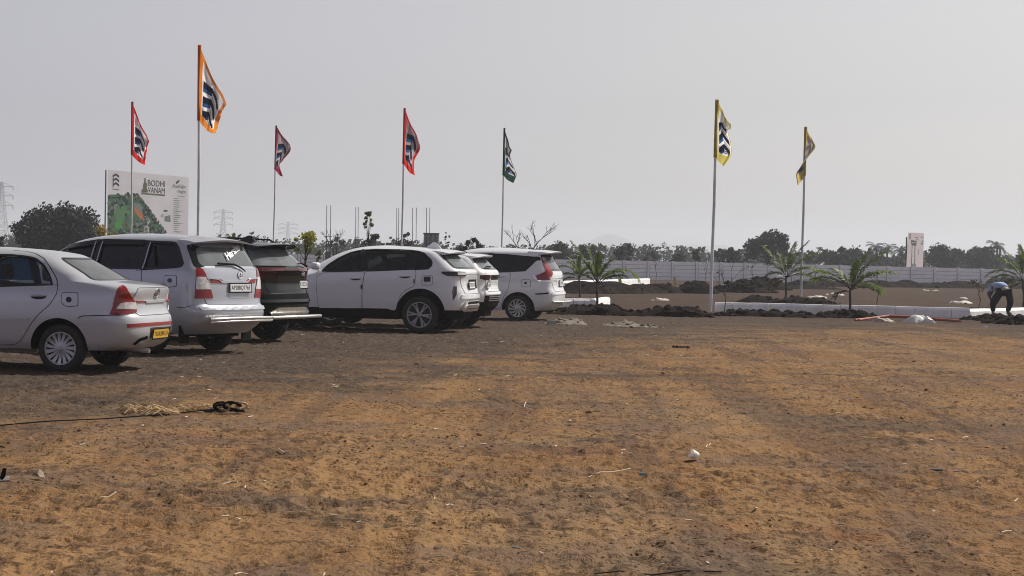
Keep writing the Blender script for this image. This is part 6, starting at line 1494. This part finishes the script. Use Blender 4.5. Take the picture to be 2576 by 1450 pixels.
# ------------------------------------------------------------------ the man planting a sapling
M['skin'] = mat('brown_skin', (.085, .045, .030), .6); M['shirt'] = mat('blue_shirt', (.16, .27, .44), .85, var=.35, scale=6, bump=.4, bscale=14, vcol=(.40, .48, .60)); M['trousers'] = mat('black_trousers', (.005, .005, .006), .9); M['hair'] = mat('black_hair', (.006, .005, .005), .7); M['shoe'] = mat('shoe', (.03, .022, .018), .7); M['cream'] = mat('cream_hem', (.32, .30, .27), .9)
def skin(name, chain, m, parent, root_i=0, sub=2):
    """chain: list of (point, radius, parent index or None)"""
    me = bpy.data.meshes.new(name); me.from_pydata([c_[0] for c_ in chain], [(i, c_[2]) for i, c_ in enumerate(chain) if c_[2] is not None], []); me.materials.append(m)
    o = bpy.data.objects.new(name, me); C.objects.link(o); sm = o.modifiers.new('s', 'SKIN'); sm.use_smooth_shade = True
    for i, c_ in enumerate(chain):
        rr_ = c_[1] if isinstance(c_[1], tuple) else (c_[1], c_[1]); me.skin_vertices[0].data[i].radius = rr_; me.skin_vertices[0].data[i].use_root = (i == root_i)
    sb = o.modifiers.new('d', 'SUBSURF'); sb.levels = sub; sb.render_levels = sub
    dg = bpy.context.evaluated_depsgraph_get(); dg.update(); nm = bpy.data.meshes.new_from_object(o.evaluated_get(dg)); o.modifiers.clear(); o.data = nm; nm.name = name
    nm.polygons.foreach_set('use_smooth', [True] * len(nm.polygons)); o.parent = parent; return o
g = ground(2517, 803); man = thing('person', 'man in a blue shirt and black trousers bending down to plant a sapling', 'person', (g.x, g.y, .13)); man.scale = (1.08, 1.08, 1.0)
V_ = lambda *a: Vector(a)
pel, mid, chest, neck, head = V_(.09, .0, .68), V_(.05, .20, .83), V_(-.04, .42, .80), V_(-.10, .56, .70), V_(-.13, .68, .60)
hl, kl, al, tl_ = V_(-.02, .0, .66), V_(-.25, -.10, .37), V_(-.19, .06, .07), V_(-.22, -.12, .03)
hr, kr, ar, tr_ = V_(.20, .0, .66), V_(.24, -.09, .37), V_(.20, .06, .07), V_(.24, -.12, .03)
sl, el_, wl = V_(-.20, .40, .76), V_(-.27, .22, .56), V_(-.24, .06, .38); sr, er, wr = V_(.12, .46, .74), V_(.10, .50, .48), V_(-.04, .40, .26)
ch = [(pel, .12, None), (mid, .13, 0), (chest, .135, 1), (neck, .055, 2), (head, .085, 3), (head + V_(-.01, .05, -.08), .065, 4),
      (hl, .095, 0), (kl, .060, 6), (al, .042, 7), (tl_, .035, 8), (hr, .095, 0), (kr, .060, 10), (ar, .042, 11), (tr_, .035, 12),
      (sl, .06, 2), (el_, .040, 14), (wl, .027, 15), (wl + V_(.01, -.04, -.07), (.034, .018), 16), (sr, .06, 2), (er, .040, 18), (wr, .027, 19), (wr + V_(-.05, -.02, -.06), (.034, .018), 20)]
for hi, d in ((17, V_(.01, -.03, -.07)), (21, V_(-.05, -.02, -.05))):
    b0 = ch[hi][0]; sdv = V_(.0, 1, 0).cross(d).normalized()
    for k, (o_, l_) in enumerate(((-.028, .85), (-.010, 1.0), (.009, .95), (.026, .78))):
        p1 = b0 + sdv * o_ + d * .55 * l_; p2 = p1 + d * .5 * l_ + V_(0, .012, 0); n_ = len(ch); ch += [(p1, .0085, hi), (p2, .0075, n_)]
    n_ = len(ch); ch += [(b0 + sdv * -.045 - d * .1, .010, hi), (b0 + sdv * -.06 + d * .5, .0085, n_)]
skin('body', ch, M['skin'], man)
skin('shirt', [(V_(.085, .02, .735), (.17, .125), None), (V_(.06, .15, .83), (.175, .13), 0), (V_(.01, .30, .845), (.18, .14), 1), (V_(-.04, .44, .80), (.175, .13), 2), (V_(-.09, .53, .73), (.08, .07), 3), (sl, .078, 3), (el_.lerp(sl, .35), .064, 5), (sr, .078, 3), (er.lerp(sr, .35), .064, 7)], M['shirt'], man)
skin('trousers', [(V_(.09, .02, .70), (.165, .125), None), (hl, .12, 0), (hl.lerp(kl, .5), .112, 1), (kl, .095, 2), (kl.lerp(al, .5), .078, 3), (al + V_(0, 0, .02), .066, 4), (hr, .12, 0), (hr.lerp(kr, .5), .112, 6), (kr, .095, 7), (kr.lerp(ar, .5), .078, 8), (ar + V_(0, 0, .02), .066, 9)], M['trousers'], man)
mb = MB(); q = []
for k in range(24): a_ = 2 * math.pi * k / 24; q.append((.092 + .172 * math.cos(a_), .0 + .125 * math.sin(a_), .735 + .05 * math.sin(a_)))
mb.tube(q + [q[0]], .018, 6); mb.build('belt', M['cream'], man)
skin('hair', [(head + V_(.005, -.01, .02), .092, None), (head + V_(0, .03, -.02), .088, 0)], M['hair'], man)
for a_, t_ in ((al, tl_), (ar, tr_)): skin('shoe', [(a_ + V_(0, .03, -.03), .045, None), (a_.lerp(t_, .5) + V_(0, 0, -.005), .045, 0), (t_ + V_(0, -.03, 0), .036, 1)], M['shoe'], man)
mb = MB()
for s_ in (-1, 1):
    e_ = head + V_(.03 * s_, .075, -.045); mb.tube([e_ + V_(0, -.005, 0), e_ + V_(0, .005, 0)], .010, 8)
mb.build('eyes', M['hair'], man)
mb = MB(); mb.tube([head + V_(0, .07, -.06), head + V_(0, .095, -.085), head + V_(0, .07, -.10)], [.012, .016, .008], 6); mb.tube([head + V_(-.022, .055, -.125), head + V_(.022, .055, -.125)], .007, 6); mb.build('nose', M['skin'], man)

# ------------------------------------------------------------------ light, sky, camera
sd = Vector((.80 * math.cos(rad(46)), .60 * math.cos(rad(46)), math.sin(rad(46)))).normalized()
ld = bpy.data.lights.new('sun', 'SUN'); ld.energy = 5.0; ld.angle = rad(.8); ld.color = (1, .955, .88)
lo = bpy.data.objects.new('sun', ld); C.objects.link(lo); lo.rotation_euler = (-sd).to_track_quat('-Z', 'Y').to_euler()
w = bpy.data.worlds.new('World'); bpy.context.scene.world = w; w.use_nodes = True
nt = w.node_tree; N = nt.nodes; L = nt.links; bg = N['Background']
sk = N.new('ShaderNodeTexSky'); sk.sky_type = 'NISHITA'; sk.sun_disc = False; sk.sun_elevation = rad(46); sk.sun_rotation = math.atan2(.80, .60)
sk.air_density = 1.0; sk.dust_density = 2.0; sk.ozone_density = 1.2; sk.altitude = 300
hs = N.new('ShaderNodeHueSaturation'); hs.inputs['Saturation'].default_value = .22
L.new(sk.outputs[0], hs.inputs['Color'])
# hazy sky: light scattered forward, so it is bright on the sun's side and dull behind the viewer, paler low down
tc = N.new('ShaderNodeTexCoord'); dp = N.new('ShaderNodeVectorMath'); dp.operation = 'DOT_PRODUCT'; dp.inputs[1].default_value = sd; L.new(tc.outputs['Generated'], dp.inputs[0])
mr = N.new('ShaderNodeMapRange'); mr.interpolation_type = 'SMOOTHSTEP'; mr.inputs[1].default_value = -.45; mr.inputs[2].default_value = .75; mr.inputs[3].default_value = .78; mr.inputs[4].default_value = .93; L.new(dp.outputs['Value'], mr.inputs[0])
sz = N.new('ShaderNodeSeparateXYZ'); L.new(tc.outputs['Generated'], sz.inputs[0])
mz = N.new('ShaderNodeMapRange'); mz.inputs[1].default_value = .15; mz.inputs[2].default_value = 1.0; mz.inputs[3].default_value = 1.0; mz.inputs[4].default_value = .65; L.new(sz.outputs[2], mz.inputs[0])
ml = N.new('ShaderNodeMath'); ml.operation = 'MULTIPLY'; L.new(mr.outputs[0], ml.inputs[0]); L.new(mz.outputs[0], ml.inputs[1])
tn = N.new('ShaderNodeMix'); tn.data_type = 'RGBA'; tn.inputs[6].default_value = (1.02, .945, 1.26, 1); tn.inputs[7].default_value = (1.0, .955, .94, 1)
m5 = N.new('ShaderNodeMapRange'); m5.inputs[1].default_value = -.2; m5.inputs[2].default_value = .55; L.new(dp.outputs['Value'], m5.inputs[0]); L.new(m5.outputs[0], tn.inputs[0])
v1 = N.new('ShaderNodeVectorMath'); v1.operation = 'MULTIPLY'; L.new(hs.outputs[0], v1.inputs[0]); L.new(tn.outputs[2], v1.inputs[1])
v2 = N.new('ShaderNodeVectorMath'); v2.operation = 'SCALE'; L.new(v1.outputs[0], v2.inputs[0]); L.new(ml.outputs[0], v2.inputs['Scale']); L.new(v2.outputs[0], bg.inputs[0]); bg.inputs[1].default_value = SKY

S = bpy.context.scene
cd = bpy.data.cameras.new('camera'); cd.sensor_width = 36; cd.lens = 36 * FOC / 2576; cd.clip_start = .1; cd.clip_end = 20000
co = bpy.data.objects.new('camera', cd); C.objects.link(co); S.camera = co
up = Vector((0, math.sin(PITCH), math.cos(PITCH))); fw = Vector((0, math.cos(PITCH), -math.sin(PITCH))); rt = Vector((1, 0, 0))
rc = rt * math.cos(ROLL) + up * math.sin(ROLL); uc = up * math.cos(ROLL) - rt * math.sin(ROLL)
m4 = Matrix.Identity(4)
for i in range(3): m4[i][0] = rc[i]; m4[i][1] = uc[i]; m4[i][2] = -fw[i]; m4[i][3] = (0, 0, CAMH)[i]
co.matrix_world = m4
S.view_settings.view_transform = 'Standard'; S.view_settings.look = 'None'; S.view_settings.exposure = .08; S.view_settings.gamma = 1
S.render.engine = 'CYCLES'; S.cycles.use_denoising = True; S.cycles.filter_width = 1.0
S.cycles.max_bounces = 8; S.cycles.transparent_max_bounces = 16; S.cycles.volume_bounces = 1
try: S.cycles.denoiser = 'OPENIMAGEDENOISE'
except Exception: pass
